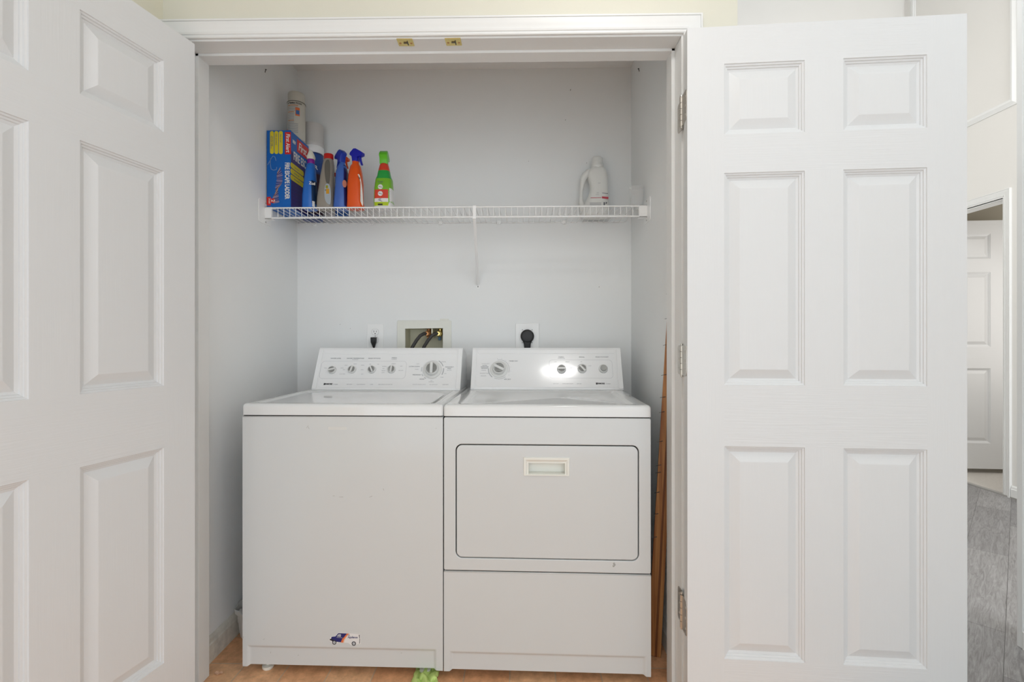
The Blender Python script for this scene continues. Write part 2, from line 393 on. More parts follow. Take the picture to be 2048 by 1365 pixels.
# near wall end on the far right of the frame
struct('wall_entry', MB().box(2.112, 2.23, -2.3, 0.318, 0, 5.0), mat('entry_paint', (0.76, 0.72, 0.65), 0.8, spec=0.2, var=0.02), 'cream wall end cut by the right edge of the photo', 'wall')
struct('trim_6', MB().box(2.100, 2.24, 0.303, 0.325, 0, 5.0), M_trim, 'white corner trim at the end of the cream entry wall', 'trim', bevel=0.003)
mb = MB(); base_run(mb, -2.3, 0.303, Matrix(((0, 0, -1, 2.112), (1, 0, 0, 0), (0, 1, 0, 0), (0, 0, 0, 1))))
struct('baseboard_entry', mb, M_trim, 'white baseboard on the cream entry wall', 'baseboard')

# ================================================================== SIX PANEL DOORS
U = [0, 0.1032, 0.3237, None, None, None]
VV = [0.012, 0.2202, 0.8304, 1.0058, 1.6140, 1.7241, 1.9274, 2.035]
RING = [(0, 0), (0.0012, 0.0028), (0.0055, 0.0042), (0.0068, 0.0074), (0.011, 0.0088), (0.0122, 0.0118), (0.0165, 0.0132), (0.0185, 0.0140), (0.0435, 0.0036), (0.0455, 0.0032)]
def panel_door(Wd, t, sgn, name, parent, zs=1.0, z0=0.0):
    u = [0, 0.1032, 0.3237, Wd-0.3237, Wd-0.1032, Wd]; v = [z0+(q-VV[0])*zs for q in VV]
    mb = MB()
    for face in (0, 1):
        yf = 0 if face == 0 else sgn*t; dirn = sgn if face == 0 else -sgn
        for i in range(5):
            for j in range(7):
                x0, x1, q0, q1 = u[i], u[i+1], v[j], v[j+1]
                pan = i in (1, 3) and j in (1, 3, 5)
                if not pan:
                    mi = 0 if (j in (0, 2, 4, 6) and i in (1, 2, 3)) else 1
                    mb.add([(x0, yf, q0), (x1, yf, q0), (x1, yf, q1), (x0, yf, q1)], [(0, 1, 2, 3)], mi)
                else:
                    lp = [[(x0+w, yf+dirn*d, q0+w), (x1-w, yf+dirn*d, q0+w), (x1-w, yf+dirn*d, q1-w), (x0+w, yf+dirn*d, q1-w)] for w, d in RING]
                    vs = [p for l in lp for p in l]; fs = []
                    for a in range(len(lp)-1):
                        for k in range(4): fs.append((a*4+k, a*4+(k+1) % 4, (a+1)*4+(k+1) % 4, (a+1)*4+k))
                    fs.append(tuple((len(lp)-1)*4+k for k in range(4))); mb.add(vs, fs, 1)
    us, vs_ = u, v
    for x in (0, Wd):
        for j in range(7): mb.add([(x, 0, v[j]), (x, sgn*t, v[j]), (x, sgn*t, v[j+1]), (x, 0, v[j+1])], [(0, 1, 2, 3)], 1)
    for z in (v[0], v[-1]):
        for i in range(5): mb.add([(u[i], 0, z), (u[i], sgn*t, z), (u[i+1], sgn*t, z), (u[i+1], 0, z)], [(0, 1, 2, 3)], 1)
    return mb.build(name, [M_door_h, M_door_v], parent, doubles=True)

WD = 0.751
aR = -0.0665
dr = empty('door_2', (0.7617, -0.0829, 0), aR); tag(dr, 'open white six panel door folded flat to the right of the closet', 'door', kind='structure')
panel_door(WD, 0.035, 1, 'door_leaf', dr)
aL = -1.76934
dl = empty('door_1', (-0.7087, -0.0341, 0), aL); tag(dl, 'open white six panel door swung toward the viewer on the left', 'door', kind='structure')
panel_door(WD, 0.035, -1, 'door_leaf', dl)
df = empty('door_3', (3.87, 2.66, 0), math.radians(-4)); tag(df, 'far off-white six panel door standing open in the far room', 'door', kind='structure')
panel_door(0.76, 0.035, 1, 'door_leaf', df, zs=1.024, z0=0.048)

# hinges of the right door (built in world space, then parented)
def hinge(zc, h, parent, pose=0.0):
    Mi = parent.matrix_basis.inverted() if False else (Matrix.Translation(parent.location) @ Matrix.Rotation(parent.rotation_euler.z, 4, 'Z')).inverted()
    mb = MB(); bx, by = 0.7642, -0.025
    n = 5
    for k in range(n):
        a = zc-h/2+h*k/n; b = a+h/n-0.0014
        mb.lathe([(0.0058, a), (0.0058, b)], 14, 0, Mi @ T(bx, by, 0))
    mb.lathe([(0.0047, zc-h/2+0.001), (0.0047, zc+h/2-0.001)], 12, 1, Mi @ T(bx, by, 0))
    mb.lathe([(0.0001, zc+h/2+0.006), (0.004, zc+h/2+0.005), (0.0045, zc+h/2)], 12, 0, Mi @ T(bx, by, 0))
    mb.lathe([(0.0045, zc-h/2), (0.004, zc-h/2-0.005), (0.0001, zc-h/2-0.007)], 12, 0, Mi @ T(bx, by, 0))
    # jamb leaf: on the plane x = XJ
    lf = rrect(-0.024, 0.032, zc-h/2, zc+h/2, 0.012)
    mb.prism([(y, z) for y, z in lf], 0, 0.0016, 0, Mi @ Matrix(((0, 0, -1, XJ), (1, 0, 0, 0), (0, 1, 0, 0), (0, 0, 0, 1))))
    # door leaf: on the door edge (local x = 0)
    lf2 = rrect(0.004, 0.057, zc-h/2, zc+h/2, 0.012)
    mb.prism([(y, z) for y, z in lf2], 0, 0.0016, 0, Matrix(((0, 0, -1, 0.0), (1, 0, 0, 0), (0, 1, 0, 0), (0, 0, 0, 1))))
    for dz in (-0.3, 0, 0.3):
        mb.lathe([(0.004, 0), (0.0035, 0.0008), (0.0001, 0.0009)], 10, 0, Mi @ T(XJ-0.0016, 0.02, zc+h*dz) @ R(-90, 'Y'))
        mb.lathe([(0.004, 0), (0.0035, 0.0008), (0.0001, 0.0009)], 10, 0, T(-0.0016, 0.018, zc+h*dz) @ R(-90, 'Y'))
    o = mb.build('hinge', [M_nickel, M_steel], parent, smooth=True); o['label'] = 'worn nickel butt hinge'
    return o
for zc, h in ((1.808, 0.089), (1.062, 0.089), (0.31, 0.10)): hinge(zc, h, dr)

# brass catch plates on the head jamb
def catch(x, label, tilt):
    t = empty('catch_plate', (x, 0.004, ZS), tilt); tag(t, label, 'catch plate', 'brass catch plates on the head jamb')
    mb = MB(); mb.prism(rrect(-0.0245, 0.0245, 0.0, 0.030, 0.002), -0.0016, 0, 0)
    mb.box(-0.0245, 0.0245, -0.007, 0.001, -0.0016, 0.0004)
    mb.build('strike_plate', M_brass, t, bevel=0.0004)
    for sx in (-0.017, 0.017): MB().lathe([(0.0001, -0.0022), (0.0034, -0.0020), (0.0038, -0.0016)], 12, 0, T(sx, 0.015, 0)).build('screw', M_copper, t, smooth=True)
    mb = MB().box(-0.006, 0.007, 0.010, 0.013, -0.004, -0.0012).box(0.005, 0.008, 0.004, 0.024, -0.003, -0.0012)
    mb.build('latch_tongue', M_steel, t)
catch(-0.077, 'left brass catch plate screwed under the closet head jamb', 0.02)
catch(0.072, 'right brass catch plate screwed under the closet head jamb', -0.01)

# ceiling lamp in front of the closet
lamp = empty('ceiling_lamp', (LAMP[0], LAMP[1], HC)); tag(lamp, 'oval white dome ceiling lamp in front of the closet', 'lamp')
MB().lathe([(0.125, 0), (0.125, -0.018), (0.118, -0.022), (0.0001, -0.022)], 40).build('lamp_base', M_whiteplast, lamp, smooth=True).scale = (1.35, 0.60, 1)
M_glow = bpy.data.materials.new('lamp_glow'); N, L, b = nodes(M_glow)
b.inputs['Base Color'].default_value = (0.9, 0.9, 0.88, 1); b.inputs['Emission Color'].default_value = (1, 0.98, 0.95, 1); b.inputs['Emission Strength'].default_value = 26
MB().lathe([(0.112, -0.023), (0.108, -0.045), (0.09, -0.066), (0.06, -0.080), (0.03, -0.086), (0.0001, -0.088)], 40).build('lamp_shade', M_glow, lamp, smooth=True).scale = (1.35, 0.60, 1)

# ================================================================== WASHER / DRYER
MW = 0.6765
def knob(mb, x, y, r, ang, h=0.012, rim=True):
    M0 = T(x, y, 0)
    mb.lathe([(r*1.08, 0), (r*1.05, h*0.45), (r, h*0.9), (r*0.93, h), (r*0.86, h)], 30, 0, M0)
    mb.lathe([(r*0.86, h), (r*0.80, h*0.55), (0.0001, h*0.55)], 30, 1, M0)
    mb.prism(rrect(-r*0.21, r*0.21, -r*0.9, r*0.9, r*0.12, 3), h*0.3, h*1.35, 0, M0 @ R(ang, 'Z'))
def outline(mb, x0, x1, y0, y1, r, w, z, mi=0):
    a = rrect(x0, x1, y0, y1, r, 6); b = rrect(x0+w, x1-w, y0+w, y1-w, max(r-w, 0.0005), 6); n = len(a)
    mb.add([(x, y, z) for x, y in a]+[(x, y, z) for x, y in b], [(i, (i+1) % n, n+(i+1) % n, n+i) for i in range(n)], mi)
def ring(mb, x, y, r0, r1, z, a0=0, a1=360, mi=0):
    n = 40; v = []
    for k in range(n+1):
        a = math.radians(a0+(a1-a0)*k/n); v += [(x+r0*math.cos(a), y+r0*math.sin(a), z), (x+r1*math.cos(a), y+r1*math.sin(a), z)]
    mb.add(v, [(2*k, 2*k+1, 2*k+3, 2*k+2) for k in range(n)], mi)

def console(root, yb, zb, x0, x1):
    """console body; its own frame: x along, y up the slope, z outward"""
    tl = math.radians(25.8)
    Mc = T(0, yb, zb) @ Matrix.Rotation(math.radians(90-25.8), 4, 'X'); Mi = Mc.inverted()
    co = MB(); hgt = 0.196
    # side profile in machine coordinates (y, z)
    top = (yb+math.sin(tl)*hgt, zb+math.cos(tl)*hgt)
    prof = [(yb, zb), (top[0]-0.004, top[1]-0.006), (top[0]+0.002, top[1]), (top[0]+0.03, top[1]-0.001), (top[0]+0.12, top[1]-0.03), (yb+0.235, zb+0.06), (yb+0.235, zb-0.001), (yb, zb-0.001)]
    v = [(x0, y, z) for y, z in prof]+[(x1, y, z) for y, z in prof]; n = len(prof)
    co.add(v, [tuple(range(n)), tuple(range(n, 2*n))[::-1]]+[(i, (i+1) % n, n+(i+1) % n, n+i) for i in range(n)], 0, Mi)
    o = co.build('control_console', M_console, root, bevel=0.005, seg=3)
    o.matrix_local = Mc
    # end caps: raised bands
    for a, b in ((x0, x0+0.020), (x1-0.020, x1)):
        MB().prism(rrect(a+0.0005, b-0.0005, 0.003, 0.190, 0.005), 0, 0.0035).build('end_cap', M_console, o, bevel=0.0025, seg=3)
    MB().prism(rrect(x0+0.0245, x1-0.0245, 0.010, 0.166, 0.012), 0, 0.0012).build('control_panel', M_console, o, bevel=0.0008, seg=2)
    MB().prism(rrect(x0+0.0245, x1-0.0245, 0.168, 0.186, 0.006), 0, 0.0022).build('top_band', M_console, o, bevel=0.002, seg=2)
    return o

def seamed_front(root): pass

def cabinet_top(root, lidname, recess):
    """enamel top with rim; z .870 - .911"""
    mb = MB(); x0, x1, y0, y1 = -0.001, MW+0.001, -0.003, 0.655
    zt = 0.9105
    a = rrect(x0, x1, y0, y1, 0.010, 4)
    b = [(x0+0.006, y0+0.006), (x1-0.006, y0+0.006)]
    rx0, rx1, ry0, ry1 = recess
    rings = [(a, 0.8725), (a, 0.899), (rrect(x0+0.0015, x1-0.0015, y0+0.0015, y1-0.0015, 0.009, 4), 0.905), (rrect(x0+0.005, x1-0.005, y0+0.005, y1-0.005, 0.008, 4), 0.909),
             (rrect(x0+0.010, x1-0.010, y0+0.010, y1-0.010, 0.007, 4), zt), (rrect(rx0, rx1, ry0, ry1, 0.02, 4), zt), (rrect(rx0+0.004, rx1-0.004, ry0+0.004, ry1-0.004, 0.018, 4), zt-0.0015),
             (rrect(rx0+0.014, rx1-0.014, ry0+0.010, ry1-0.012, 0.012, 4), zt-0.0075)]
    n = len(a); v = [(x, y, z) for lp, z in rings for x, y in lp]; f = []
    for i in range(len(rings)-1):
        for k in range(n): f.append((i*n+k, i*n+(k+1) % n, (i+1)*n+(k+1) % n, (i+1)*n+k))
    f.append(tuple(range(n))[::-1]); f.append(tuple((len(rings)-1)*n+k for k in range(n)))
    mb.add(v, f)
    return mb.build('top_cover', M_enamel_top_lit, root, smooth=True, angle=60)

def kick_panel(mb, x0, x1, zb, zt, kx0, kx1, kz, y=0.0, thick=0.02, notch=0.004):
    """front sheet with a shallow recess at its foot, open to below"""
    d = 0.006; c = 0.008
    # flat sheet around the recess
    mb.add([(x0, y, zb), (kx0, y, zb), (kx0, y, kz), (x0, y, kz), (x0, y, zt), (x1, y, zt), (x1, y, kz), (kx1, y, kz), (kx1, y, zb), (x1, y, zb)],
           [(0, 1, 2, 3), (3, 2, 7, 6, 5, 4), (8, 9, 6, 7)])
    # recess
    mb.add([(kx0, y, zb), (kx0, y, kz), (kx1, y, kz), (kx1, y, zb), (kx0+c, y+d, zb+notch), (kx0+c, y+d, kz-c), (kx1-c, y+d, kz-c), (kx1-c, y+d, zb+notch)],
           [(0, 4, 5, 1), (1, 5, 6, 2), (2, 6, 7, 3), (4, 7, 6, 5)])
    # returns
    yb = y+thick
    mb.add([(x0, y, zb), (x0, y, zt), (x1, y, zt), (x1, y, zb), (x0, yb, zb), (x0, yb, zt), (x1, yb, zt), (x1, yb, zb)],
           [(0, 1, 5, 4), (1, 2, 6, 5), (2, 3, 7, 6), (4, 5, 6, 7)])
    mb.add([(x0, y, zb), (kx0, y, zb), (kx0+c, y+d, zb+notch), (kx1-c, y+d, zb+notch), (kx1, y, zb), (x1, y, zb), (x1, yb, zb), (x0, yb, zb)], [(0, 1, 2, 3, 4, 5, 6, 7)])

# ---- washer
wa = empty('washing_machine', (-0.653, 0.1232, 0), math.radians(-0.94))
tag(wa, 'white top loading washing machine on the left, with van sticker', 'washing machine')
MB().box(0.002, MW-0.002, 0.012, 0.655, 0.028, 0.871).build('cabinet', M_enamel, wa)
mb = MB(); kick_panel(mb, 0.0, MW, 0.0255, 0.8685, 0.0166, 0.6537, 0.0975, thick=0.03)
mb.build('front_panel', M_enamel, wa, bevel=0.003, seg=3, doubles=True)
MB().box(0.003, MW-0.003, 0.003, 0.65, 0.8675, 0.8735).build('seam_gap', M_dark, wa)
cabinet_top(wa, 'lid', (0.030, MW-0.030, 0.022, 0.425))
# lid: wide plate with rounded rear corners and a thin dark gap
mb = MB()
lp = [(0.052, 0.034), (MW-0.052, 0.034)]
for k in range(9):
    a = math.radians(90*k/8); lp.append((MW-0.052-0.10+0.10*math.cos(a), 0.315+0.085*math.sin(a)))
for k in range(9):
    a = math.radians(90+90*k/8); lp.append((0.152+0.10*math.cos(a), 0.315+0.085*math.sin(a)))
mb.prism(lp, 0.9015, 0.9075)
lid = mb.build('lid', M_lid_lit, wa, bevel=0.002, seg=3)
mb = MB(); cx_, cy_ = MW/2, 0.2
mb.prism([(cx_+(x-cx_)*1.006, cy_+(y-cy_)*1.010) for x, y in lp], 0.9025, 0.9034); mb.build('lid_gap', M_knobgrey, wa)
wc = console(wa, 0.445, 0.912, 0.034, 0.6712)
z = 0.0014
mb = MB()
knobs = [(0.110, 0.0885, 0.0162, -75), (0.1967, 0.0905, 0.0165, -12), (0.2831, 0.0905, 0.0165, 28), (0.3692, 0.0918, 0.0165, -4)]
for x, y, r, a in knobs:
    k = MB(); knob(k, 0, 0, r, a); k.build('knob', [M_knob, M_knobgrey], wc, smooth=True, angle=35, loc=(x, y, z))
k = MB()
k.lathe([(0.0405, 0), (0.0395, 0.003), (0.036, 0.0045), (0.031, 0.0045)], 44, 0)
k.lathe([(0.0285, 0.0045), (0.028, 0.010), (0.0001, 0.010)], 36, 2)
knob(k, 0, 0, 0.0272, 2, h=0.021)
k.build('cycle_dial', [M_knob, M_knobgrey, M_steel], wc, smooth=True, angle=35, loc=(0.5455, 0.092, z))
mb = MB()
outline(mb, 0.0565, 0.4315, 0.0495, 0.1320, 0.016, 0.0009, z+0.0001)
ring(mb, 0.5455, 0.092, 0.0425, 0.0435, z+0.0001, 60, 300)
ring(mb, 0.5455, 0.092, 0.046, 0.0510, z+0.0001, -28, 8); ring(mb, 0.5455, 0.092, 0.046, 0.0500, z+0.0001, 20, 60)
ring(mb, 0.5455, 0.092, 0.046, 0.0495, z+0.0001, 205, 218); ring(mb, 0.5455, 0.092, 0.046, 0.0495, z+0.0001, 228, 240); ring(mb, 0.5455, 0.092, 0.046, 0.0485, z+0.0001, 165, 190)
mb.build('outline_print', M_consoleline, wc)
mb = MB()
def tx(s, x, y, size, mi=0, sx=1.1, **kw): text(mb, s, size, T(x, y, z+0.0002), mi, sx, **kw)
tx('WATER LEVEL', 0.1155, 0.1447, 0.0068); tx('WATER TEMPERATURE', 0.202, 0.1447, 0.0068); tx('RINSE OPTIONS', 0.2861, 0.1447, 0.0068); tx('SPEEDS', 0.3736, 0.147, 0.0068)
tx('WASH/RINSE', 0.202, 0.1385, 0.0042, 1); tx('WASH/SPIN', 0.3736, 0.1400, 0.0042, 1)
tx('SMALL', 0.078, 0.099, 0.0042, 1); tx('LARGE', 0.150, 0.099, 0.0042, 1)
for s_, x_, y_ in (('WARM', 0.205, 0.118), ('COLD', 0.166, 0.1125), ('WARM', 0.238, 0.1125), ('HOT', 0.160, 0.091), ('COLD', 0.240, 0.091), ('AUTO TEMP', 0.156, 0.071), ('HOT', 0.243, 0.071),
                   ('OFF', 0.271, 0.117), ('ON', 0.307, 0.117), ('NORMAL', 0.335, 0.107), ('FAST', 0.333, 0.097), ('GENTLE', 0.333, 0.087), ('SLOW', 0.333, 0.078), ('NORMAL', 0.374, 0.120), ('KNIT', 0.409, 0.108), ('DELICATE', 0.409, 0.088)):
    tx(s_, x_, y_, 0.0042, 1)
tx('LIGHT', 0.480, 0.1185, 0.0042, 1); tx('ULTRA CLEAN', 0.466, 0.1066, 0.0066); tx('SHORT', 0.478, 0.094, 0.0046, 1); tx('PREWASH', 0.4803, 0.0678, 0.0072); tx('SOAK', 0.5048, 0.0484, 0.0072)
tx('NORMAL', 0.592, 0.1285, 0.0046, 1); tx('PERMANENT', 0.6185, 0.1045, 0.0058); tx('PRESS', 0.6185, 0.0975, 0.0058); tx('COTTON', 0.6185, 0.0895, 0.0044, 1)
tx('SPIN', 0.603, 0.074, 0.0044, 1); tx('RINSE', 0.590, 0.057, 0.0044, 1); tx('OFF', 0.5455, 0.0405, 0.0044, 1); tx('DELICATE', 0.5455, 0.036, 0.0044, 1)
tx('KENMORE', 0.102, 0.0248, 0.0088, 2, sx=0.90, off=0.0004); mb.box(0.0835, 0.0885, 0.0205, 0.0292, z, z+0.0003, 2)
tx('70 SERIES', 0.135, 0.0236, 0.0045, 1)
for s_, x_ in (('HEAVY DUTY', 0.195), ('DUAL ACTION PLUS', 0.245), ('3 SPEED', 0.290), ('SUPER CAPACITY PLUS QUIET PAK', 0.350), ('CATALYST CLEANING ACTION', 0.495), ('SELF CLEAN FILTER', 0.556), ('DIRECT DRIVE', 0.607)):
    tx(s_, x_, 0.0236, 0.0040, 1, sx=1.0)
mb.build('printed_lettering', [M_ink, M_inklight, M_inkblack], wc)
# feet
for x, y in ((0.0686, 0.035), (0.61, 0.035), (0.0686, 0.60), (0.61, 0.60)):
    MB().lathe([(0.015, 0), (0.019, 0.005), (0.019, 0.012), (0.006, 0.014), (0.006, 0.03)], 18).build('foot', M_ivory, wa, smooth=True, loc=(x, y, 0))
# wear marks: chips and scuffs of the enamel
mb = MB()
for x, zz, s_, r_ in ((0.6537, 0.831, 0.0022, 0), (0.221, 0.833, 0.006, 50), (0.226, 0.829, 0.004, 110), (0.435, 0.602, 0.006, 20), (0.478, 0.626, 0.004, 110), (0.31, 0.603, 0.004, 10), (0.335, 0.600, 0.008, 2), (0.073, 0.12, 0.003, 40), (0.093, 0.072, 0.003, 80), (0.187, 0.065, 0.003, 10), (0.003, 0.125, 0.003, 90), (0.536, 0.080, 0.003, 30)):
    yy = -0.0003 if zz > 0.0975 else 0.0056
    MB().prism([(-s_, -0.0006), (s_, -0.0010), (s_*0.8, 0.0009), (-s_*0.7, 0.0005)], 0, 0.0002, 0, T(x, yy, zz) @ R(90, 'X') @ R(r_, 'Z')).build('paint_chip', M_knobgrey, wa)
mb = MB().prism(rrect(0.292, 0.354, 0.824, 0.8335, 0.001), 0, 0.0002, 0, T(0, -0.0002, 0) @ R(90, 'X'))
mb.build('label_residue', mat('label_residue', (0.69, 0.69, 0.665), 0.4), wa)
# van sticker
MS = T(0.2946, -0.0004, 0.1065) @ R(90, 'X') @ Matrix.Diagonal((1, 1, 1, 1))
stw, sth = 0.108, 0.040
M_nav = mat('sticker_navy', srgb(34, 40, 110), 0.4); M_orange = mat('sticker_orange', srgb(226, 120, 70), 0.4); M_swht = mat('sticker_white', (0.80, 0.79, 0.78), 0.4)
M_sgrey = mat('sticker_grey', (0.45, 0.47, 0.5), 0.4); M_peach = mat('sticker_peach', srgb(228, 196, 176), 0.4)
mb = MB()
def P(pts, zz, mi, h=0.0002): mb.prism([(x*stw, y*sth) for x, y in pts], zz, zz+h, mi, MS)
P([(0.0, 0.38), (0.05, 0.66), (0.2, 0.74), (0.28, 1.02), (0.95, 0.95), (0.99, 0.6), (0.99, 0.12), (0.9, 0.1), (0.78, -0.04), (0.68, 0.0), (0.6, 0.18), (0.3, 0.22), (0.2, 0.06), (0.1, 0.1), (0.06, 0.24)], 0, 2)
P([(0.05, 0.40), (0.08, 0.66), (0.2, 0.70), (0.29, 0.98), (0.62, 0.96), (0.50, 0.66), (0.44, 0.5), (0.40, 0.22), (0.1, 0.28)], 0.0002, 0)
P([(0.56, 0.965), (0.64, 0.96), (0.52, 0.66), (0.46, 0.44), (0.44, 0.19), (0.37, 0.21), (0.41, 0.5), (0.47, 0.66)], 0.0004, 1)
P([(0.62, 0.96), (0.655, 0.955), (0.545, 0.66), (0.49, 0.42), (0.47, 0.18), (0.44, 0.19), (0.46, 0.44), (0.52, 0.66)], 0.00045, 4)
P([(0.24, 0.70), (0.30, 0.91), (0.375, 0.90), (0.37, 0.68)], 0.0005, 3)
P([(0.02, 0.38), (0.03, 0.50), (0.14, 0.44), (0.13, 0.32)], 0.0004, 5)
P([(0.93, 0.87), (0.95, 0.87), (0.965, 0.6), (0.95, 0.58)], 0.0004, 5); P([(0.955, 0.56), (0.97, 0.56), (0.96, 0.16), (0.945, 0.14)], 0.0004, 5)
for wx, wy in ((0.165, 0.20), (0.775, 0.14)):
    mb.lathe([(0.0072, 0.0005), (0.0072, 0.0007), (0.0048, 0.0007)], 24, 5, MS @ T(wx*stw, wy*sth, 0))
    mb.lathe([(0.0048, 0.0007), (0.0001, 0.0008)], 24, 3, MS @ T(wx*stw, wy*sth, 0))
text(mb, 'Appliance', 0.0098, MS @ T(0.735*stw, 0.66*sth, 0.0006), 0, 0.85, off=0.0001, shear=0.2)
text(mb, 'Mr.', 0.005, MS @ T(0.63*stw, 0.82*sth, 0.0006), 0, 0.9)
P([(0.24, 0.64), (0.42, 0.62), (0.42, 0.59), (0.24, 0.61)], 0.0006, 3)
o = mb.build('sticker', [M_nav, M_orange, M_swht, M_sgrey, M_peach, M_inkblack], wa); o['label'] = 'sticker of a blue and white service van'

# ---- dryer
dy = empty('clothes_dryer', (0.027, 0.1077, 0), math.radians(-1.4))
tag(dy, 'white front loading clothes dryer on the right of the washer', 'dryer')
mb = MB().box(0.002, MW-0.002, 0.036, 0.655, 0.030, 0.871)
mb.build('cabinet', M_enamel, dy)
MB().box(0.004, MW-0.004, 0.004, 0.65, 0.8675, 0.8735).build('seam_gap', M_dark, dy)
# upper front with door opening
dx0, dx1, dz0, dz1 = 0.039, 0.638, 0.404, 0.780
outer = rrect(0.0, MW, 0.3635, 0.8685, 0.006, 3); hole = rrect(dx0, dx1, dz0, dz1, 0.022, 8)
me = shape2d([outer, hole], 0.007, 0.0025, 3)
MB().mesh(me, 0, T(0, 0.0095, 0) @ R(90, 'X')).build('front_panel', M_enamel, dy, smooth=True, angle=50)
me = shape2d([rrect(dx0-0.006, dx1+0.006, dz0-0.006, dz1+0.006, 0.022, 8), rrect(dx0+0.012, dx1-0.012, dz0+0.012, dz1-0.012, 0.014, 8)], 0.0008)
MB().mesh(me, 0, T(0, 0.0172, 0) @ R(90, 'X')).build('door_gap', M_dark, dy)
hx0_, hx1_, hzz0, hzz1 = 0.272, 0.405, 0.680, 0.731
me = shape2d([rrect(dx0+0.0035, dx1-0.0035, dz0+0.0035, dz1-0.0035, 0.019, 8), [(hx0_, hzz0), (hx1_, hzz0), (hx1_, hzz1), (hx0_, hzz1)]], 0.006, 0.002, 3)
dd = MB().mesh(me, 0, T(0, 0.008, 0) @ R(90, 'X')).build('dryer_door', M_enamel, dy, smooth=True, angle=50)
# recessed pull
mb = MB(); M_hw = mat('handle_plastic', (0.84, 0.84, 0.78), 0.3)
fr = [((0.2633, 0.4135, 0.6785, 0.7389), 0.0), ((0.2645, 0.4123, 0.6797, 0.7377), -0.0035), ((0.270, 0.4068, 0.683, 0.7315), -0.0035), ((0.2755, 0.4013, 0.6835, 0.7245), 0.001), ((0.2795, 0.3988, 0.684, 0.7195), 0.001), ((0.2800, 0.3983, 0.6845, 0.7190), 0.030)]
v = []
for (a, b_, c_, d_), y in fr: v += [(a, y, c_), (b_, y, c_), (b_, y, d_), (a, y, d_)]
f = []
for i in range(len(fr)-1):
    for k_ in range(4): f.append((i*4+k_, i*4+(k_+1) % 4, (i+1)*4+(k_+1) % 4, (i+1)*4+k_))
f.append((20, 21, 22, 23)); mb.add(v, f)
mb.build('handle', M_hw, dd, smooth=True, angle=30)
# the cabinet is cut by the pull: hide nothing, sink the pull into the door thickness
MB().box(0.005, MW-0.005, 0.006, 0.03, 0.358, 0.366).build('seam_gap', M_dark, dy)
mb = MB(); kick_panel(mb, 0.0, MW, 0.0275, 0.3600, 0.0195, 0.6604, 0.0950, thick=0.03)
mb.build('lower_panel', M_enamel, dy, bevel=0.003, seg=3, doubles=True)
cabinet_top(dy, 'top', (0.046, MW-0.046, 0.020, 0.445))
dc = console(dy, 0.485, 0.912, 0.0262, 0.6790)
for x, y, r, a in ((0.4183, 0.0928, 0.0182, 90), (0.5076, 0.0945, 0.0182, 40)):
    k = MB(); knob(k, 0, 0, r, a); k.build('knob', [M_knob, M_knobgrey], dc, smooth=True, angle=35, loc=(x, y, z))
k = MB(); k.lathe([(0.0395, 0), (0.0385, 0.003), (0.035, 0.0045), (0.03, 0.0045)], 44, 0); knob(k, 0, 0, 0.0262, 62, h=0.020)
k.build('cycle_dial', [M_knob, M_knobgrey], dc, smooth=True, angle=35, loc=(0.1470, 0.0925, z))
k = MB(); k.lathe([(0.0195, 0), (0.019, 0.006), (0.0165, 0.009), (0.0145, 0.0095)], 30, 0); k.lathe([(0.0138, 0.008), (0.0135, 0.015), (0.012, 0.0165), (0.0001, 0.0155)], 30, 1)
k.build('start_button', [M_knob, M_knobgrey], dc, smooth=True, angle=35, loc=(0.5978, 0.0945, z))
mb = MB(); outline(mb, 0.3648, 0.6383, 0.0515, 0.1375, 0.014, 0.0009, z+0.0001)
ring(mb, 0.147, 0.0925, 0.044, 0.0458, z+0.0001, -20, 100); ring(mb, 0.147, 0.0925, 0.044, 0.0485, z+0.0001, 175, 232); ring(mb, 0.147, 0.0925, 0.044, 0.0462, z+0.0001, 245, 310)
ring(mb, 0.5076, 0.0945, 0.0215, 0.0235, z+0.0001, 35, 150)
mb.build('outline_print', M_consoleline, dc)
mb = MB()
tx('TIMED DRY', 0.2092, 0.1311, 0.0070); tx('AUTO', 0.0834, 0.1094, 0.0066); tx('MOISTURE', 0.0834, 0.1030, 0.0066); tx('SENSING', 0.0834, 0.0966, 0.0066)
tx('COTTON HEAVY', 0.0875, 0.1185, 0.0042, 1); tx('NORMAL', 0.080, 0.0875, 0.0048, 1); tx('PERMANENT PRESS', 0.0835, 0.0730, 0.0042, 1); tx('DELICATE', 0.080, 0.0610, 0.0048, 1)
tx('AIR DRY', 0.1847, 0.0453, 0.0072); tx('FABRIC', 0.4187, 0.1506, 0.0066); tx('TEMPERATURE', 0.4187, 0.1440, 0.0044, 1)
tx('SIGNAL', 0.5083, 0.1507, 0.0066); tx('PUSH TO START', 0.5965, 0.1509, 0.0070)
tx('LOW', 0.393, 0.1275, 0.0044, 1); tx('MEDIUM', 0.445, 0.1275, 0.0044, 1); tx('HIGH', 0.459, 0.099, 0.0044, 1); tx('LOUD', 0.541, 0.109, 0.0044, 1); tx('OFF', 0.505, 0.128, 0.0044, 1)
tx('KENMORE', 0.5815, 0.0273, 0.0088, 2, sx=0.90, off=0.0004); mb.box(0.563, 0.568, 0.0230, 0.0317, z, z+0.0003, 2)
tx('70 SERIES', 0.615, 0.0262, 0.0045, 1)
for s_, x_ in (('HEAVY DUTY', 0.393), ('EXTRA LARGE CAPACITY', 0.444), ('SOFT HEAT', 0.492)): tx(s_, x_, 0.0262, 0.0040, 1, sx=1.0)
for k_ in range(8):
    a = math.radians(100-k_*22); mb.box(-0.0007, 0.0007, -0.001, 0.001, 0, 0.0003, 1, T(0.147+0.051*math.cos(a), 0.0925+0.051*math.sin(a), z))
mb.build('printed_lettering', [M_ink, M_inklight, M_inkblack], dc)
mb = MB()
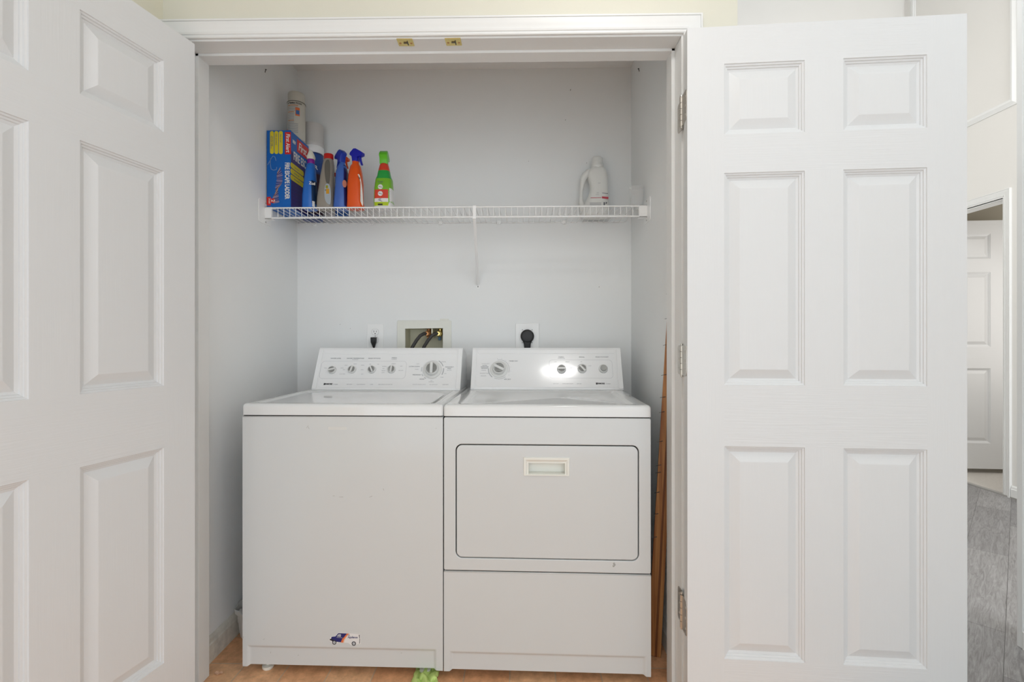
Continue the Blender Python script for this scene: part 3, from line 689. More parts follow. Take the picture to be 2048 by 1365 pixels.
for k_ in range(3): mb.lathe([(0.0001, 0.002), (0.003, 0.0012), (0.004, 0)], 8, 0, T(0.5575+0.002*math.sin(k_*2), 0.0005, 0.3955-k_*0.004) @ R(90, 'X'))
mb.build('lint_tuft', M_knobgrey, dy, smooth=True)
for x, y in ((0.07, 0.12), (0.61, 0.12), (0.07, 0.60), (0.61, 0.60)):
    MB().lathe([(0.015, 0), (0.019, 0.005), (0.019, 0.012), (0.006, 0.014), (0.006, 0.032)], 18).build('foot', M_ivory, dy, smooth=True, loc=(x, y, 0))

# ================================================================== BACK WALL FITTINGS
ou = empty('wall_outlet', (-0.4263, YB, 1.1430)); tag(ou, 'white duplex wall outlet behind the washer', 'outlet')
mb = MB().prism(rrect(-0.0405, 0.0405, -0.0595, 0.0595, 0.004), 0, 0.005, 0, R(90, 'X')); mb.build('cover_plate', M_whiteplast, ou, bevel=0.002, seg=3)
for dz in (0.0195, -0.0195):
    mb = MB(); lp = []
    for k_ in range(24):
        a = 2*PI*k_/24; lp.append((0.0165*math.cos(a), max(-0.0135, min(0.0135, 0.0175*math.sin(a)))))
    mb.prism(lp, 0.005, 0.0062, 0, T(0, 0, dz) @ R(90, 'X'))
    for sx, h_ in ((-0.006, 0.0045), (0.006, 0.0038)): mb.box(sx-0.0009, sx+0.0009, -0.0066, -0.0060, dz+0.003-h_, dz+0.003+h_, 1)
    mb.lathe([(0.0026, 0.0060), (0.0026, 0.0066), (0.0001, 0.0066)], 14, 1, T(0, 0, dz-0.008) @ R(90, 'X'))
    outl = MB(); n_ = len(lp); mb.add([(x*1.06, -0.0056, dz+y*1.06) for x, y in lp]+[(x*0.99, -0.0056, dz+y*0.99) for x, y in lp], [(i, (i+1) % n_, n_+(i+1) % n_, n_+i) for i in range(n_)], 2)
    mb.build('socket', [M_whiteplast, M_dark, M_knobgrey], ou)
MB().lathe([(0.0028, 0.0050), (0.0022, 0.0062), (0.0001, 0.0063)], 12, 0, R(90, 'X')).build('screw', M_knobgrey, ou, smooth=True)
pl = empty('washer_plug', (-0.4285, YB-0.0068, 1.1225)); tag(pl, 'black washer plug pushed into the duplex outlet', 'plug')
mb = MB().loft([(0.014, 0, -0.014, 0.0135, 0.0135, 4), (0.008, 0, -0.016, 0.0135, 0.015, 4), (-0.010, 0, -0.016, 0.0125, 0.013, 4), (-0.022, 0, -0.014, 0.0085, 0.009, 3), (-0.036, 0, -0.012, 0.0045, 0.005, 2)], 20)
mb.build('plug_body', M_rubber, pl, smooth=True, angle=50)
MB().tube([(0, -0.012, -0.034), (0, -0.012, -0.07), (0.0, -0.010, -0.16), (0.01, -0.008, -0.24)], 0.0036).build('cord', M_rubber, pl, smooth=True)

wb = empty('washer_outlet_box', (-0.188, YB, 1.10)); tag(wb, 'ivory recessed water valve box in the back wall', 'outlet box')
me = shape2d([rrect(-0.1306, 0.1329, -0.125, 0.1185, 0.005), [(-0.0915, -0.10), (0.0915, -0.10), (0.0915, 0.081), (-0.0915, 0.0785)]], 0.0025, 0.001, 2)
MB().mesh(me, 0, T(0, -0.0036, 0) @ R(90, 'X')).build('flange', M_ivory, wb, smooth=True)
MB().box(0.077, 0.119, -0.005, 0, 0.1185, 0.1265).build('tab', M_ivory, wb)
mb = MB(); a, b_, c_, d_ = -0.0915, 0.0915, -0.110, 0.081; D = 0.085
vv = [(a, 0, c_), (b_, 0, c_), (b_, 0, d_), (a, 0, d_), (a+0.004, D, c_), (b_-0.004, D, c_), (b_-0.004, D, d_-0.004), (a+0.004, D, d_-0.004)]
mb.add(vv, [(0, 1, 5, 4), (1, 2, 6, 5), (2, 3, 7, 6), (3, 0, 4, 7), (4, 5, 6, 7)])
mb.build('recess', M_ivoryrecess, wb)
for i_, (x, m_, hm) in enumerate(((0.012, M_copper, M_copper), (0.068, M_brass, M_blueplast))):
    v_ = MB(); v_.lathe([(0.016, 0), (0.016, 0.02), (0.0125, 0.022), (0.0125, 0.035)], 8, 0, T(x, 0.052, 0.055) @ R(90, 'X'))
    v_.lathe([(0.011, -0.005), (0.011, 0.03)], 14, 0, T(x, 0.062, 0.055))
    vo = v_.build('valve', m_, wb, smooth=True)
    MB().box(x-0.006, x+0.007, 0.035, 0.05, 0.022, 0.042).build('valve_handle', hm, vo, bevel=0.002)
MB().box(0.035, 0.041, 0.0, 0.08, 0.035, 0.080).build('divider', M_ivoryrecess, wb)
for x, ex in ((0.010, -0.075), (0.066, -0.030)):
    pts = [(x, 0.022, 0.055), (x-0.012, 0.006, 0.055), (x-0.028, -0.004, 0.045), (x-0.045, -0.008, 0.024), (x-0.062, -0.010, -0.004), (x-0.078, -0.012, -0.04), (x-0.088, -0.014, -0.09), (x-0.09, -0.016, -0.20)]
    hs = empty('water_hose', (wb.location.x, wb.location.y, wb.location.z))
    tag(hs, 'black rubber water hose on the %s valve in the outlet box' % ('left copper' if x < 0.03 else 'right brass'), 'hose', 'washer water hoses')
    MB().tube(pts, 0.0085, 12).build('hose_tube', M_hose, hs, smooth=True)
    MB().lathe([(0.0125, 0), (0.0125, 0.012), (0.0095, 0.016)], 16, 0, T(x, 0.026, 0.055) @ R(90, 'X') @ T(0, 0, 0)).build('coupling', M_brass if x > 0.03 else M_copper, hs, smooth=True)

do = empty('dryer_outlet', (0.3129, YB, 1.1416)); tag(do, 'large white dryer outlet on the back wall', 'outlet')
MB().prism(rrect(-0.0570, 0.0575, -0.0640, 0.0630, 0.006), 0, 0.006, 0, R(90, 'X')).build('cover_plate', M_whiteplast, do, bevel=0.003, seg=3)
for sx in (-1, 1):
    for sz in (-1, 1): MB().lathe([(0.0025, 0.006), (0.0022, 0.0072), (0.0001, 0.0073)], 10, 0, T(sx*0.0235, 0, sz*0.031) @ R(90, 'X')).build('screw', M_knobgrey, do, smooth=True)
dp = empty('dryer_plug', (0.3129, YB-0.0062, 1.1416)); tag(dp, 'round black dryer plug with thick cord hanging down', 'plug')
mb = MB().lathe([(0.0325, 0), (0.0325, 0.016), (0.030, 0.021), (0.024, 0.0225), (0.0001, 0.0225)], 36, 0, R(90, 'X'))
mb.build('plug_body', M_rubber, dp, smooth=True, angle=50)
mb = MB().loft([(-0.02, 0, -0.011, 0.024, 0.010, 4), (-0.038, 0, -0.011, 0.0165, 0.009, 4), (-0.055, 0, -0.011, 0.0150, 0.008, 4), (-0.11, 0, -0.011, 0.0150, 0.0075, 4), (-0.22, 0, -0.012, 0.0150, 0.0075, 4)], 18)
mb.build('cord', M_rubber, dp, smooth=True)

# nails and specks left in the walls
def nail(loc, axis, label, L_=0.012):
    mb = MB().tube([loc, tuple(Vector(loc)+Vector(axis)*L_)], 0.0016, 6).lathe([(0.0001, 0.0), (0.0036, 0.0004), (0.0036, 0.0012), (0.0001, 0.0013)], 10, 0, T(*(Vector(loc)+Vector(axis)*L_)))
    tag(mb.build('nail', M_steel), label, 'nail', 'nails left in the closet walls')
nail((XL, 0.5655, 2.266), (0.35, 0, 1), 'small nail high on the closet left wall')
nail((XR, 0.7039, 2.33), (-0.35, 0, 1), 'small nail high on the closet right wall')
NICKS = ['largest dark nick, high at the right of the closet back wall', 'small dark nick just below the largest one on the back wall', 'tiny nick on the back wall left above the white jug', 'faint nick on the back wall above the middle of the shelf', 'tiny nick on the back wall below the right end of the shelf', 'tiny nick on the back wall left of the duplex outlet', 'tiny nick on the back wall nearest the left corner, above the washer']
for x, z_, s_ in ((0.522, 2.334, 0.0045), (0.498, 2.189, 0.003), (0.60, 1.98, 0.0025), (0.32, 1.99, 0.002), (0.66, 1.38, 0.003), (-0.55, 1.18, 0.002), (-0.60, 1.2, 0.002)):
    o = MB().prism([(-s_*0.5, -s_), (s_*0.4, -s_*0.6), (s_*0.5, s_), (-s_*0.2, s_*0.7)], 0, 0.0006, 0, R(90, 'X')).build('wall_nick', mat('plaster_nick', (0.33, 0.31, 0.29), 0.8), loc=(x, YB, z_))
    tag(o, NICKS.pop(0), 'wall mark', 'small nicks in the closet back wall')

# ================================================================== WIRE SHELF
YF = 0.563; ZD = 1.690
sh = empty('wire_shelf', (0, YB, ZD)); tag(sh, 'white ventilated wire shelf across the closet back', 'shelf')
mb = MB(); nx = 62
for k_ in range(nx):
    x = -0.7786+(0.7786+0.7785)*k_/(nx-1)
    mb.tube([(x, YB-0.006, ZD), (x, YF+0.004, ZD), (x, YF+0.0005, ZD-0.004), (x, YF+0.0005, 1.6437)], 0.0014, 6)
mb.build('wire_grid', M_wire, sh, smooth=True, loc=(0, -YB, -ZD))
for nm, y, z_, x0, x1, r_ in (('front_rail', YF-0.001, 1.6865, -0.7786, 0.7785, 0.0030), ('front_rail', YF-0.001, 1.6437, -0.7786, 0.7785, 0.0032), ('back_rail', YB-0.008, ZD+0.003, -0.800, 0.789, 0.0028), ('middle_rail', (YF+YB)/2, ZD-0.0035, -0.7786, 0.7785, 0.0026)):
    MB().tube([(x0, y, z_), (x1, y, z_)], r_, 10).build(nm, M_wire, sh, smooth=True, loc=(0, -YB, -ZD))
for s in (-1, 1):
    xw = XL if s < 0 else XR; xe = -0.7786 if s < 0 else 0.7785
    a, b_ = sorted((xw, xe)); mb = MB()
    mb.box(a, b_, YF-0.006, YF-0.003, 1.640, 1.6905).box(a, b_, YF-0.006, YF+0.03, 1.640, 1.6425).box(a, b_, YF-0.006, YF+0.03, 1.688, 1.6905)
    a, b_ = sorted((xw, xw-s*0.0035)); mb.prism([(y, z_) for y, z_ in rrect(YF-0.050, YF+0.05, 1.618, 1.717, 0.01)], 0, 0.0035, 0, Matrix(((0, 0, -s, xw), (1, 0, 0, 0), (0, 1, 0, 0), (0, 0, 0, 1))))
    for zz in (1.627, 1.708): mb.lathe([(0.0038, 0.0035), (0.003, 0.0048), (0.0001, 0.005)], 10, 1, T(xw, YF+0.002, zz) @ R(-90*s, 'Y'))
    mb.build('end_bracket', [M_wire, M_knobgrey], sh, bevel=0.0006, loc=(0, -YB, -ZD))
for x in (-0.7232, -0.441, -0.1087, 0.1759, 0.4907):
    mb = MB().prism(rrect(-0.009, 0.009, -0.010, 0.008, 0.004), 0, 0.012, 0, R(90, 'X')).lathe([(0.0022, 0.012), (0.0001, 0.0128)], 8, 1, T(0, 0, -0.006) @ R(90, 'X'))
    mb.build('wall_clip', [M_whiteplast, M_knobgrey], sh, bevel=0.0015, loc=(x, 0, 0.003))
mb = MB()
a = Vector((0.0857, YF+0.004, 1.640)); b_ = Vector((0.074, YB-0.004, 1.392)); d_ = (b_-a).normalized(); sd = Vector((1, 0, 0)); nn = d_.cross(sd).normalized()
prof = [(-0.0065, 0.003), (-0.0065, -0.003), (0, 0.0035), (0.0065, -0.003), (0.0065, 0.003), (0, 0.0055)]
v = [tuple(a+sd*x+nn*y) for x, y in prof]+[tuple(b_+sd*x+nn*y) for x, y in prof]
mb.add(v, [tuple(range(6)), tuple(range(6, 12))[::-1]]+[(i, (i+1) % 6, 6+(i+1) % 6, 6+i) for i in range(6)])
mb.prism(rrect(0.066, 0.082, 1.372, 1.398, 0.006), 0, 0.003, 0, T(0, YB, 0) @ R(90, 'X'))
mb.lathe([(0.0028, 0.003), (0.002, 0.0045), (0.0001, 0.0046)], 10, 1, T(0.074, YB, 1.382) @ R(90, 'X'))
mb.box(0.0787, 0.0927, YF-0.004, YF+0.008, 1.636, 1.692)
mb.build('support_brace', [M_wire, M_steel], sh, loc=(0, -YB, -ZD))
ZSH = ZD+0.0018

# ================================================================== ITEMS ON THE SHELF
# ---- fire escape ladder box
bw, bd, bh = 0.104, 0.178, 0.330
fb = empty('cardboard_box', (-0.8062, 0.571, ZSH), 0.0); tag(fb, 'tall blue fire escape ladder box at the left end of the shelf', 'box')
M_bblue = mat('box_blue', srgb(0, 98, 186), 0.35, var=0.06, vscale=20); M_bpurple = mat('box_purple', srgb(52, 34, 112), 0.35); M_byel = mat('box_yellow', srgb(226, 208, 40), 0.4)
M_bred = mat('box_red', srgb(214, 40, 34), 0.4); M_bwhite = mat('box_white', (0.85, 0.83, 0.78), 0.4); M_rope = mat('picture_grey', srgb(120, 150, 190), 0.4); M_rung = mat('picture_brown', srgb(92, 52, 50), 0.4); M_rungl = mat('picture_tan', srgb(196, 160, 140), 0.4)
MB().box(0.0008, bw, 0.0008, bd, 0, bh).build('carton', M_bblue, fb, bevel=0.0012)
mb = MB(); FX = R(90, 'X')     # (x, z) face toward the camera
def fp(x, y): return ((x-62)/408*bw, (1-(y-60)/1215)*bh)
def fpoly(pts, mi, zz=0.0003): mb.prism([fp(*p) for p in pts], 0, zz, mi, T(0, 0.0006, 0) @ FX)
def frr(x0, y0, x1, y1, r, mi, zz=0.0008):
    a, b2 = fp(x0, y1); c2, d2 = fp(x1, y0); mb.prism(rrect(a, c2, b2, d2, r), 0, zz, mi, T(0, 0.0006, 0) @ FX)
frr(122, 74, 186, 432, 0.007, 0); frr(197, 74, 262, 434, 0.007, 0); frr(272, 74, 338, 436, 0.007, 0)
frr(374, 90, 474, 440, 0.0015, 1)
def ftext(s, x, y, size, mi, sx=1.0, **kw):
    a, b2 = fp(x, y); text(mb, s, size, T(a, -0.0006, b2) @ FX @ R(-90, 'Z'), mi, sx, **kw)
ftext('First Alert', 424, 262, 0.023, 2, 0.82, off=0.0005, shear=0.2)
ftext('FIRE ESCAPE LADDER', 410, 858, 0.0265, 2, 0.62, off=0.0009)
ftext('Easy to use', 305, 190, 0.0085, 3, 0.9); ftext('Fully assembled', 229, 205, 0.0085, 3, 0.9); ftext('Anti-slip rungs', 165, 235, 0.008, 3, 0.9); ftext('Fits most windows', 143, 250, 0.008, 3, 0.9)
def strip(x0, y0, x1, y1, w, mi, zz=0.0005):
    p, q = Vector(fp(x0, y0)), Vector(fp(x1, y1)); n_ = (q-p).normalized(); n_ = Vector((-n_.y, n_.x))*w
    mb.prism([tuple(p-n_), tuple(q-n_), tuple(q+n_), tuple(p+n_)], 0, zz, mi, T(0, 0.0006, 0) @ FX)
for a in ((80, 605, 145, 500), (145, 500, 170, 465), (170, 465, 205, 480), (205, 480, 222, 540), (120, 560, 140, 670), (140, 670, 180, 690), (180, 690, 230, 680), (230, 680, 235, 640), (130, 500, 125, 590)):
    strip(*a, 0.0012, 4)
rr = random.Random(3)
for k_ in range(19):
    t_ = k_/18; cy = 690+t_*500; cx = 270+math.sin(t_*6.0)*24-t_*35; an = math.radians(-58+70*abs(math.sin(t_*5))-20*t_)
    ln = 52; dx_, dy_ = math.cos(an)*ln, math.sin(an)*ln
    strip(cx-dx_, cy-dy_, cx+dx_, cy+dy_, 0.0009, 5 if k_ % 3 else 7, 0.0005+0.00002*k_)
    strip(cx-dx_*0.9, cy-dy_*0.9+14, cx+dx_*0.9, cy+dy_*0.9+14, 0.0005, 7, 0.0005+0.00003*k_)
a, b2 = fp(170, 1170); mb.lathe([(0.0105, 0), (0.0105, 0.0008), (0.0001, 0.0008)], 24, 1, T(a, 0.0006, b2) @ FX)
frr(66, 1110, 135, 1245, 0.004, 1, 0.0007)
ftext('2', 172, 1172, 0.021, 2, 0.9, off=0.0006); ftext('STORY', 110, 1178, 0.0095, 2, 0.8, off=0.0002)
mb.build('front_print', [M_byel, M_bred, M_bwhite, M_ink, M_rope, M_rung, M_inkblack, M_rungl], fb)
# side face (x = bw), coordinates: y depth, z height
MY = Matrix(((0, 0, 1, bw-0.0004), (1, 0, 0, 0), (0, 1, 0, 0), (0, 0, 0, 1)))
mb = MB()
mb.prism([(0.004, 0.004), (bd-0.001, 0.004), (bd-0.001, 0.20), (0.004, 0.245)], 0, 0.0007, 1, MY)
for k_ in range(10): mb.prism([(0.01, 0.012+k_*0.015), (bd-0.001, 0.03+k_*0.015), (bd-0.001, 0.0315+k_*0.015), (0.01, 0.0135+k_*0.015)], 0, 0.00085, 7, MY)
mb.prism([(0.060, 0.262), (bd-0.001, 0.262), (bd-0.001, 0.318), (0.060, 0.318)], 0, 0.0010, 2, MY)
for q in (0.120, 0.146, 0.172): mb.prism(rrect(0.0, 0.125, q, q+0.0225, 0.009), 0, 0.0011, 0, MY)
for q, s_ in ((0.131, 'Fully assembled'), (0.157, 'Anti-slip rungs'), (0.183, 'Easy to store')): text(mb, s_, 0.009, MY @ T(0.055, q, 0.0012), 4, 0.9)
text(mb, 'First', 0.050, MY @ T(0.112, 0.289, 0.0011), 3, 0.88, off=0.0009, shear=0.2)
text(mb, 'FIRE ESC', 0.050, MY @ T(0.088, 0.230, 0.0011), 3, 0.66, off=0.0012)
text(mb, 'NEW', 0.02, MY @ T(0.032, 0.29, 0.0011), 3, 0.6, off=0.0006)
mb.build('side_print', [M_byel, M_bpurple, M_bred, M_bwhite, M_ink, M_rope, M_rung, mat('box_violet', srgb(40, 60, 140), 0.4)], fb)

# ---- aerosol can on the box
ZC = ZSH+bh+0.0002
cn = empty('spray_can', (-0.7365, 0.700, ZC)); tag(cn, 'white spray can standing on top of the blue ladder box', 'spray can')
cr_ = 0.0385
M_canw = mat('can_white', (0.62, 0.60, 0.53), 0.4)
MB().lathe([(0.034, 0), (cr_, 0.004), (cr_, 0.170), (0.0355, 0.176), (0.0340, 0.179)], 36).build('can_body', M_canw, cn, smooth=True)
MB().lathe([(cr_+0.001, 0.170), (cr_+0.001, 0.1725)], 36).build('rim', M_steel, cn, smooth=True)
MB().lathe([(0.0355, 0.176), (0.0355, 0.212), (0.0330, 0.218), (0.0001, 0.2185)], 36).build('cap', M_canw, cn, smooth=True, angle=50)
mb = MB()
def patch(mb, r, z0, z1, a0, a1, mi, o_=0.0004, n=10):
    v = []
    for k_ in range(n+1):
        a = math.radians(a0+(a1-a0)*k_/n); v += [((r+o_)*math.cos(a), (r+o_)*math.sin(a), z0), ((r+o_)*math.cos(a), (r+o_)*math.sin(a), z1)]
    mb.add(v, [(2*k_, 2*k_+2, 2*k_+3, 2*k_+1) for k_ in range(n)], mi)
def wraptext(mb, s, size, r, z_, ang, mi, off=0.0, shear=0.0, o_=0.0009):
    tmp = MB(); text(tmp, s, size, Matrix.Identity(4), 0, 1.0, off=off, shear=shear)
    vs = []
    for x, y, q in tmp.v:
        a = math.radians(ang)+x/r; vs.append(((r+o_+q)*math.cos(a), (r+o_+q)*math.sin(a), z_+y))
    mb.add(vs, tmp.f, mi)
wraptext(mb, '4 Testing TCCX', 0.0095, cr_, 0.161, -80, 0, off=0.0003, shear=0.2)
for k_ in range(17):
    z_ = 0.149-k_*0.0075
    if 6 < k_ < 0: continue
    patch(mb, cr_, z_, z_+0.0042, -125, -80 if 3 < k_ < 11 else -55, 2 if k_ in (0, 4, 9) else 1)
patch(mb, cr_, 0.105, 0.142, -72, -45, 3); patch(mb, cr_, 0.112, 0.130, -68, -47, 4, 0.0008)
patch(mb, cr_, 0.0, 0.05, -160, -135, 5)
mb.build('label_print', [M_inkblack, mat('can_text', (0.42, 0.42, 0.42), 0.6), mat('can_text_tan', srgb(190, 140, 110), 0.6), M_orange, mat('can_blue', srgb(60, 110, 170), 0.5), M_bred], cn)

# ---- canister with a big white lid
ct = empty('canister', (-0.7040, 0.803, ZSH)); tag(ct, 'tall navy canister with wide white lid behind the front bottles', 'canister')
MB().lathe([(0.044, 0), (0.0455, 0.006), (0.0455, 0.305), (0.043, 0.311)], 36).build('canister_body', mat('canister_navy', srgb(38, 62, 120), 0.35), ct, smooth=True)
MB().lathe([(0.0470, 0.311), (0.0485, 0.314), (0.0485, 0.342), (0.0465, 0.345)], 36).build('rim', M_whiteplast, ct, smooth=True)
MB().lathe([(0.0465, 0.345), (0.0485, 0.348), (0.0485, 0.362), (0.0470, 0.364), (0.0470, 0.446), (0.045, 0.451), (0.0001, 0.452)], 40).build('lid', mat('lid_white', (0.66, 0.64, 0.62), 0.4), ct, smooth=True, angle=50)
mb = MB(); patch(mb, 0.0455, 0.22, 0.303, -110, 10, 1); patch(mb, 0.0455, 0.02, 0.21, -150, 10, 0)
wraptext(mb, 'CLEANER', 0.026, 0.0455, 0.238, -112, 2, off=0.0008)
mb.build('label_print', [mat('canister_wine', srgb(58, 34, 52), 0.4), mat('canister_blue', srgb(36, 78, 150), 0.4), M_bwhite], ct)

# ---- bottles
def trigger_head(parent, mats, z0, ang, scale=1.0, part='trigger_head', half=0.0095):
    body = [(-0.012, 0.0), (0.012, 0.0), (0.013, 0.020), (0.034, 0.024), (0.040, 0.026), (0.040, 0.038), (0.030, 0.046), (0.006, 0.060), (-0.006, 0.061), (-0.024, 0.046), (-0.028, 0.036), (-0.016, 0.026)]
    trig = [(0.018, 0.024), (0.027, 0.024), (0.030, 0.006), (0.037, -0.016), (0.031, -0.018), (0.024, 0.002)]
    Mh = R(ang, 'Z') @ R(90, 'X') @ Matrix.Scale(scale, 4)
    mb = MB(); mb.mesh(shape2d([body], half, 0.003, 2), 0, Mh)
    o = mb.build(part, mats[0], parent, smooth=True, angle=45, loc=(0, 0, z0))
    MB().mesh(shape2d([trig], 0.004, 0.0015, 2), 0, Mh).build('trigger', mats[1], parent, smooth=True, angle=45, loc=(0, 0, z0))
    return o
def bottle(name, loc, label, secs, m, rz=0.0, group=None, seg=36, mfun=None):
    t = empty(name, loc, math.radians(rz)); tag(t, label, 'bottle', group)
    MB().loft(secs, seg, mfun=mfun).build('bottle_body', m, t, smooth=True, angle=60)
    return t
# 1 blue bottle, white hooded nozzle, violet collar
M_b1 = mat('blue_bottle', srgb(38, 108, 196), 0.3, var=0.03)
b1 = bottle('spray_bottle', (-0.636, 0.612, ZSH), 'blue bottle with white nozzle and violet collar next to the ladder box',
            [(0, 0, 0, 0.027, 0.032, 3), (0.004, 0, 0, 0.029, 0.034, 3), (0.06, 0, 0, 0.0275, 0.034, 3), (0.12, 0.001, 0, 0.0235, 0.031, 2.6), (0.17, 0.003, 0, 0.0195, 0.026, 2.3), (0.196, 0.004, 0, 0.016, 0.018, 2), (0.200, 0.004, 0, 0.0140, 0.014, 2)], M_b1)
MB().lathe([(0.0145, 0.197), (0.0155, 0.199), (0.0155, 0.216), (0.0145, 0.218)], 24, 0, T(0.004, 0, 0)).build('collar', mat('violet_collar', srgb(128, 24, 140), 0.35), b1, smooth=True)
MB().loft([(0.218, 0.004, 0, 0.0155, 0.015, 3), (0.228, 0.004, 0, 0.0170, 0.017, 3), (0.240, 0.004, 0, 0.0130, 0.015, 2.6), (0.256, 0.003, 0, 0.0065, 0.010, 2.4), (0.259, 0.003, 0, 0.004, 0.006, 2)], 20).build('nozzle', mat('nozzle_white', (0.72, 0.70, 0.60), 0.4), b1, smooth=True)
mb = MB().loft([(0.02, 0, 0, 0.0288, 0.034, 3), (0.06, 0, 0, 0.0275, 0.034, 3), (0.12, 0.001, 0, 0.0235, 0.031, 2.6)], 12, 0, None, math.radians(-55), math.radians(35), 0.0006)
mb.loft([(0.006, 0, 0, 0.029, 0.034, 3), (0.030, 0, 0, 0.0285, 0.034, 3)], 8, 2, None, math.radians(-50), math.radians(-20), 0.0009)
text(mb, 'Zud', 0.017, T(0.0215, -0.0292, 0.105) @ R(35, 'Z') @ R(90, 'X'), 1, 0.9, off=0.0004)
mb.build('label_print', [mat('b1_label', srgb(20, 48, 84), 0.4), M_bwhite, M_swht], b1)
# 2 grey jug bottle, red cap
M_b2 = mat('grey_bottle', srgb(150, 142, 130), 0.35, var=0.04); M_b2shade = mat('grey_bottle_shade', srgb(96, 92, 84), 0.4)
b2_ = bottle('cleaner_bottle', (-0.5675, 0.615, ZSH), 'grey bottle with red cap and finger grip recess',
            [(0, 0, 0, 0.035, 0.030, 3), (0.004, 0, 0, 0.037, 0.032, 3), (0.05, 0.001, 0, 0.0355, 0.032, 3), (0.10, 0.004, 0, 0.031, 0.030, 2.8), (0.15, 0.007, 0, 0.0275, 0.027, 2.8), (0.195, 0.011, 0, 0.0230, 0.024, 2.6), (0.214, 0.012, 0, 0.0200, 0.020, 2.3), (0.221, 0.012, 0, 0.017, 0.017, 2)], M_b2)
MB().lathe([(0.0170, 0.218), (0.0198, 0.220), (0.0198, 0.239), (0.0185, 0.241), (0.0001, 0.241)], 28, 0, T(0.012, 0, 0)).build('cap', mat('red_cap', srgb(196, 32, 24), 0.35), b2_, smooth=True, angle=50)
mb = MB().mesh(shape2d([smoothloop([(0.006, 0.202), (0.018, 0.208), (0.024, 0.19), (0.024, 0.145), (0.020, 0.108), (0.010, 0.104), (0.003, 0.14), (0.001, 0.18)])], 0.001, 0.0008), 0, T(0.004, -0.0272, 0) @ R(90, 'X'))
mb.build('grip_shade', M_b2shade, b2_, smooth=True)  # flat patch, the finger grip's shade painted as darker grey
mb = MB(); lp = smoothloop([(0.006, 0.07), (0.010, 0.098), (0.022, 0.104), (0.032, 0.085), (0.034, 0.04), (0.030, 0.014), (0.016, 0.022), (0.008, 0.04)])
mb.mesh(shape2d([lp], 0.0008, 0.0004), 0, T(0, -0.0318, 0) @ R(90, 'X'))
mb.box(0.014, 0.027, -0.0334, -0.0328, 0.060, 0.082, 1).box(0.012, 0.022, -0.0334, -0.0328, 0.084, 0.096, 2)
mb.lathe([(0.004, 0), (0.0025, 0.0006)], 14, 3, T(0.0115, -0.0328, 0.076) @ R(90, 'X'))
mb.build('label_print', [mat('b2_label', srgb(170, 178, 184), 0.4), mat('b2_amber', srgb(206, 150, 30), 0.4), mat('b2_olive', srgb(150, 150, 30), 0.4), M_ink], b2_)
# 3 blue trigger bottle
M_b3 = mat('cobalt_bottle', srgb(66, 104, 184), 0.3, var=0.04); M_b3d = mat('cobalt_deep', srgb(24, 30, 92), 0.35)
b3 = bottle('spray_bottle', (-0.5000, 0.615, ZSH), 'cobalt blue trigger spray bottle beside the orange one',
            [(0, 0, 0, 0.029, 0.030, 3), (0.004, 0, 0, 0.031, 0.032, 3), (0.05, 0.001, 0, 0.028, 0.032, 3), (0.11, 0.002, 0, 0.024, 0.031, 2.8), (0.16, 0.003, 0, 0.0235, 0.029, 2.6), (0.185, 0.004, 0, 0.019, 0.022, 2.3), (0.198, 0.004, 0, 0.0125, 0.013, 2), (0.204, 0.004, 0, 0.012, 0.012, 2)], M_b3)
M_blueh = mat('blue_trigger', srgb(32, 62, 170), 0.3)
trigger_head(b3, [M_blueh, M_blueh], 0.204, 140, 0.9, half=0.012)
mb = MB().loft([(0.01, 0, 0, 0.031, 0.032, 3), (0.05, 0.001, 0, 0.028, 0.032, 3), (0.11, 0.002, 0, 0.024, 0.031, 2.8), (0.16, 0.003, 0, 0.0235, 0.029, 2.6), (0.19, 0.004, 0, 0.017, 0.020, 2.2)], 10, 0, None, math.radians(-52), math.radians(40), 0.0006)
ring_ = MB(); mb.lathe([(0.0125, 0), (0.0105, 0.0008)], 24, 1, T(0.0235, -0.026, 0.105) @ R(45, 'Z') @ R(90, 'X') @ Matrix.Diagonal((0.8, 1.3, 1, 1)))
mb.build('label_print', [M_b3d, mat('b3_ring', srgb(196, 130, 110), 0.4)], b3)
# 4 orange bottle with blue trigger
M_b4 = mat('orange_bottle', srgb(232, 88, 24), 0.3, var=0.03)
b4 = bottle('spray_bottle', (-0.4355, 0.612, ZSH), 'orange spray bottle with dark blue trigger head',
            [(0, 0, 0, 0.034, 0.029, 3), (0.003, 0, 0, 0.0365, 0.031, 3), (0.012, 0, 0, 0.036, 0.031, 3), (0.03, -0.002, 0, 0.0325, 0.031, 3), (0.11, -0.001, 0, 0.0325, 0.031, 2.8), (0.155, -0.001, 0, 0.0280, 0.027, 2.6), (0.185, -0.001, 0, 0.022, 0.022, 2.3), (0.197, -0.001, 0, 0.0145, 0.0145, 2), (0.207, -0.001, 0, 0.0145, 0.0145, 2)], M_b4, seg=40)
M_bh2 = mat('royal_trigger', srgb(26, 32, 172), 0.28)
trigger_head(b4, [M_bh2, M_bh2], 0.205, -18, 0.95)
mb = MB(); lp = smoothloop([(0.010, 0.10), (0.012, 0.136), (0.020, 0.146), (0.028, 0.132), (0.036, 0.09), (0.0395, 0.045), (0.040, 0.012), (0.030, 0.018), (0.016, 0.035), (0.011, 0.06)])
mb.mesh(shape2d([lp], 0.0008, 0.0004), 0, T(0.004, -0.0288, 0) @ R(22, 'Z') @ R(90, 'X') @ Matrix.Diagonal((0.86, 1, 1, 1)))
Mt = T(0.004, -0.0302, 0) @ R(22, 'Z') @ R(90, 'X')
text(mb, '50', 0.013, Mt @ T(0.0175, 0.128, 0.0008) @ R(-20, 'Z'), 1, 0.9, off=0.0004)
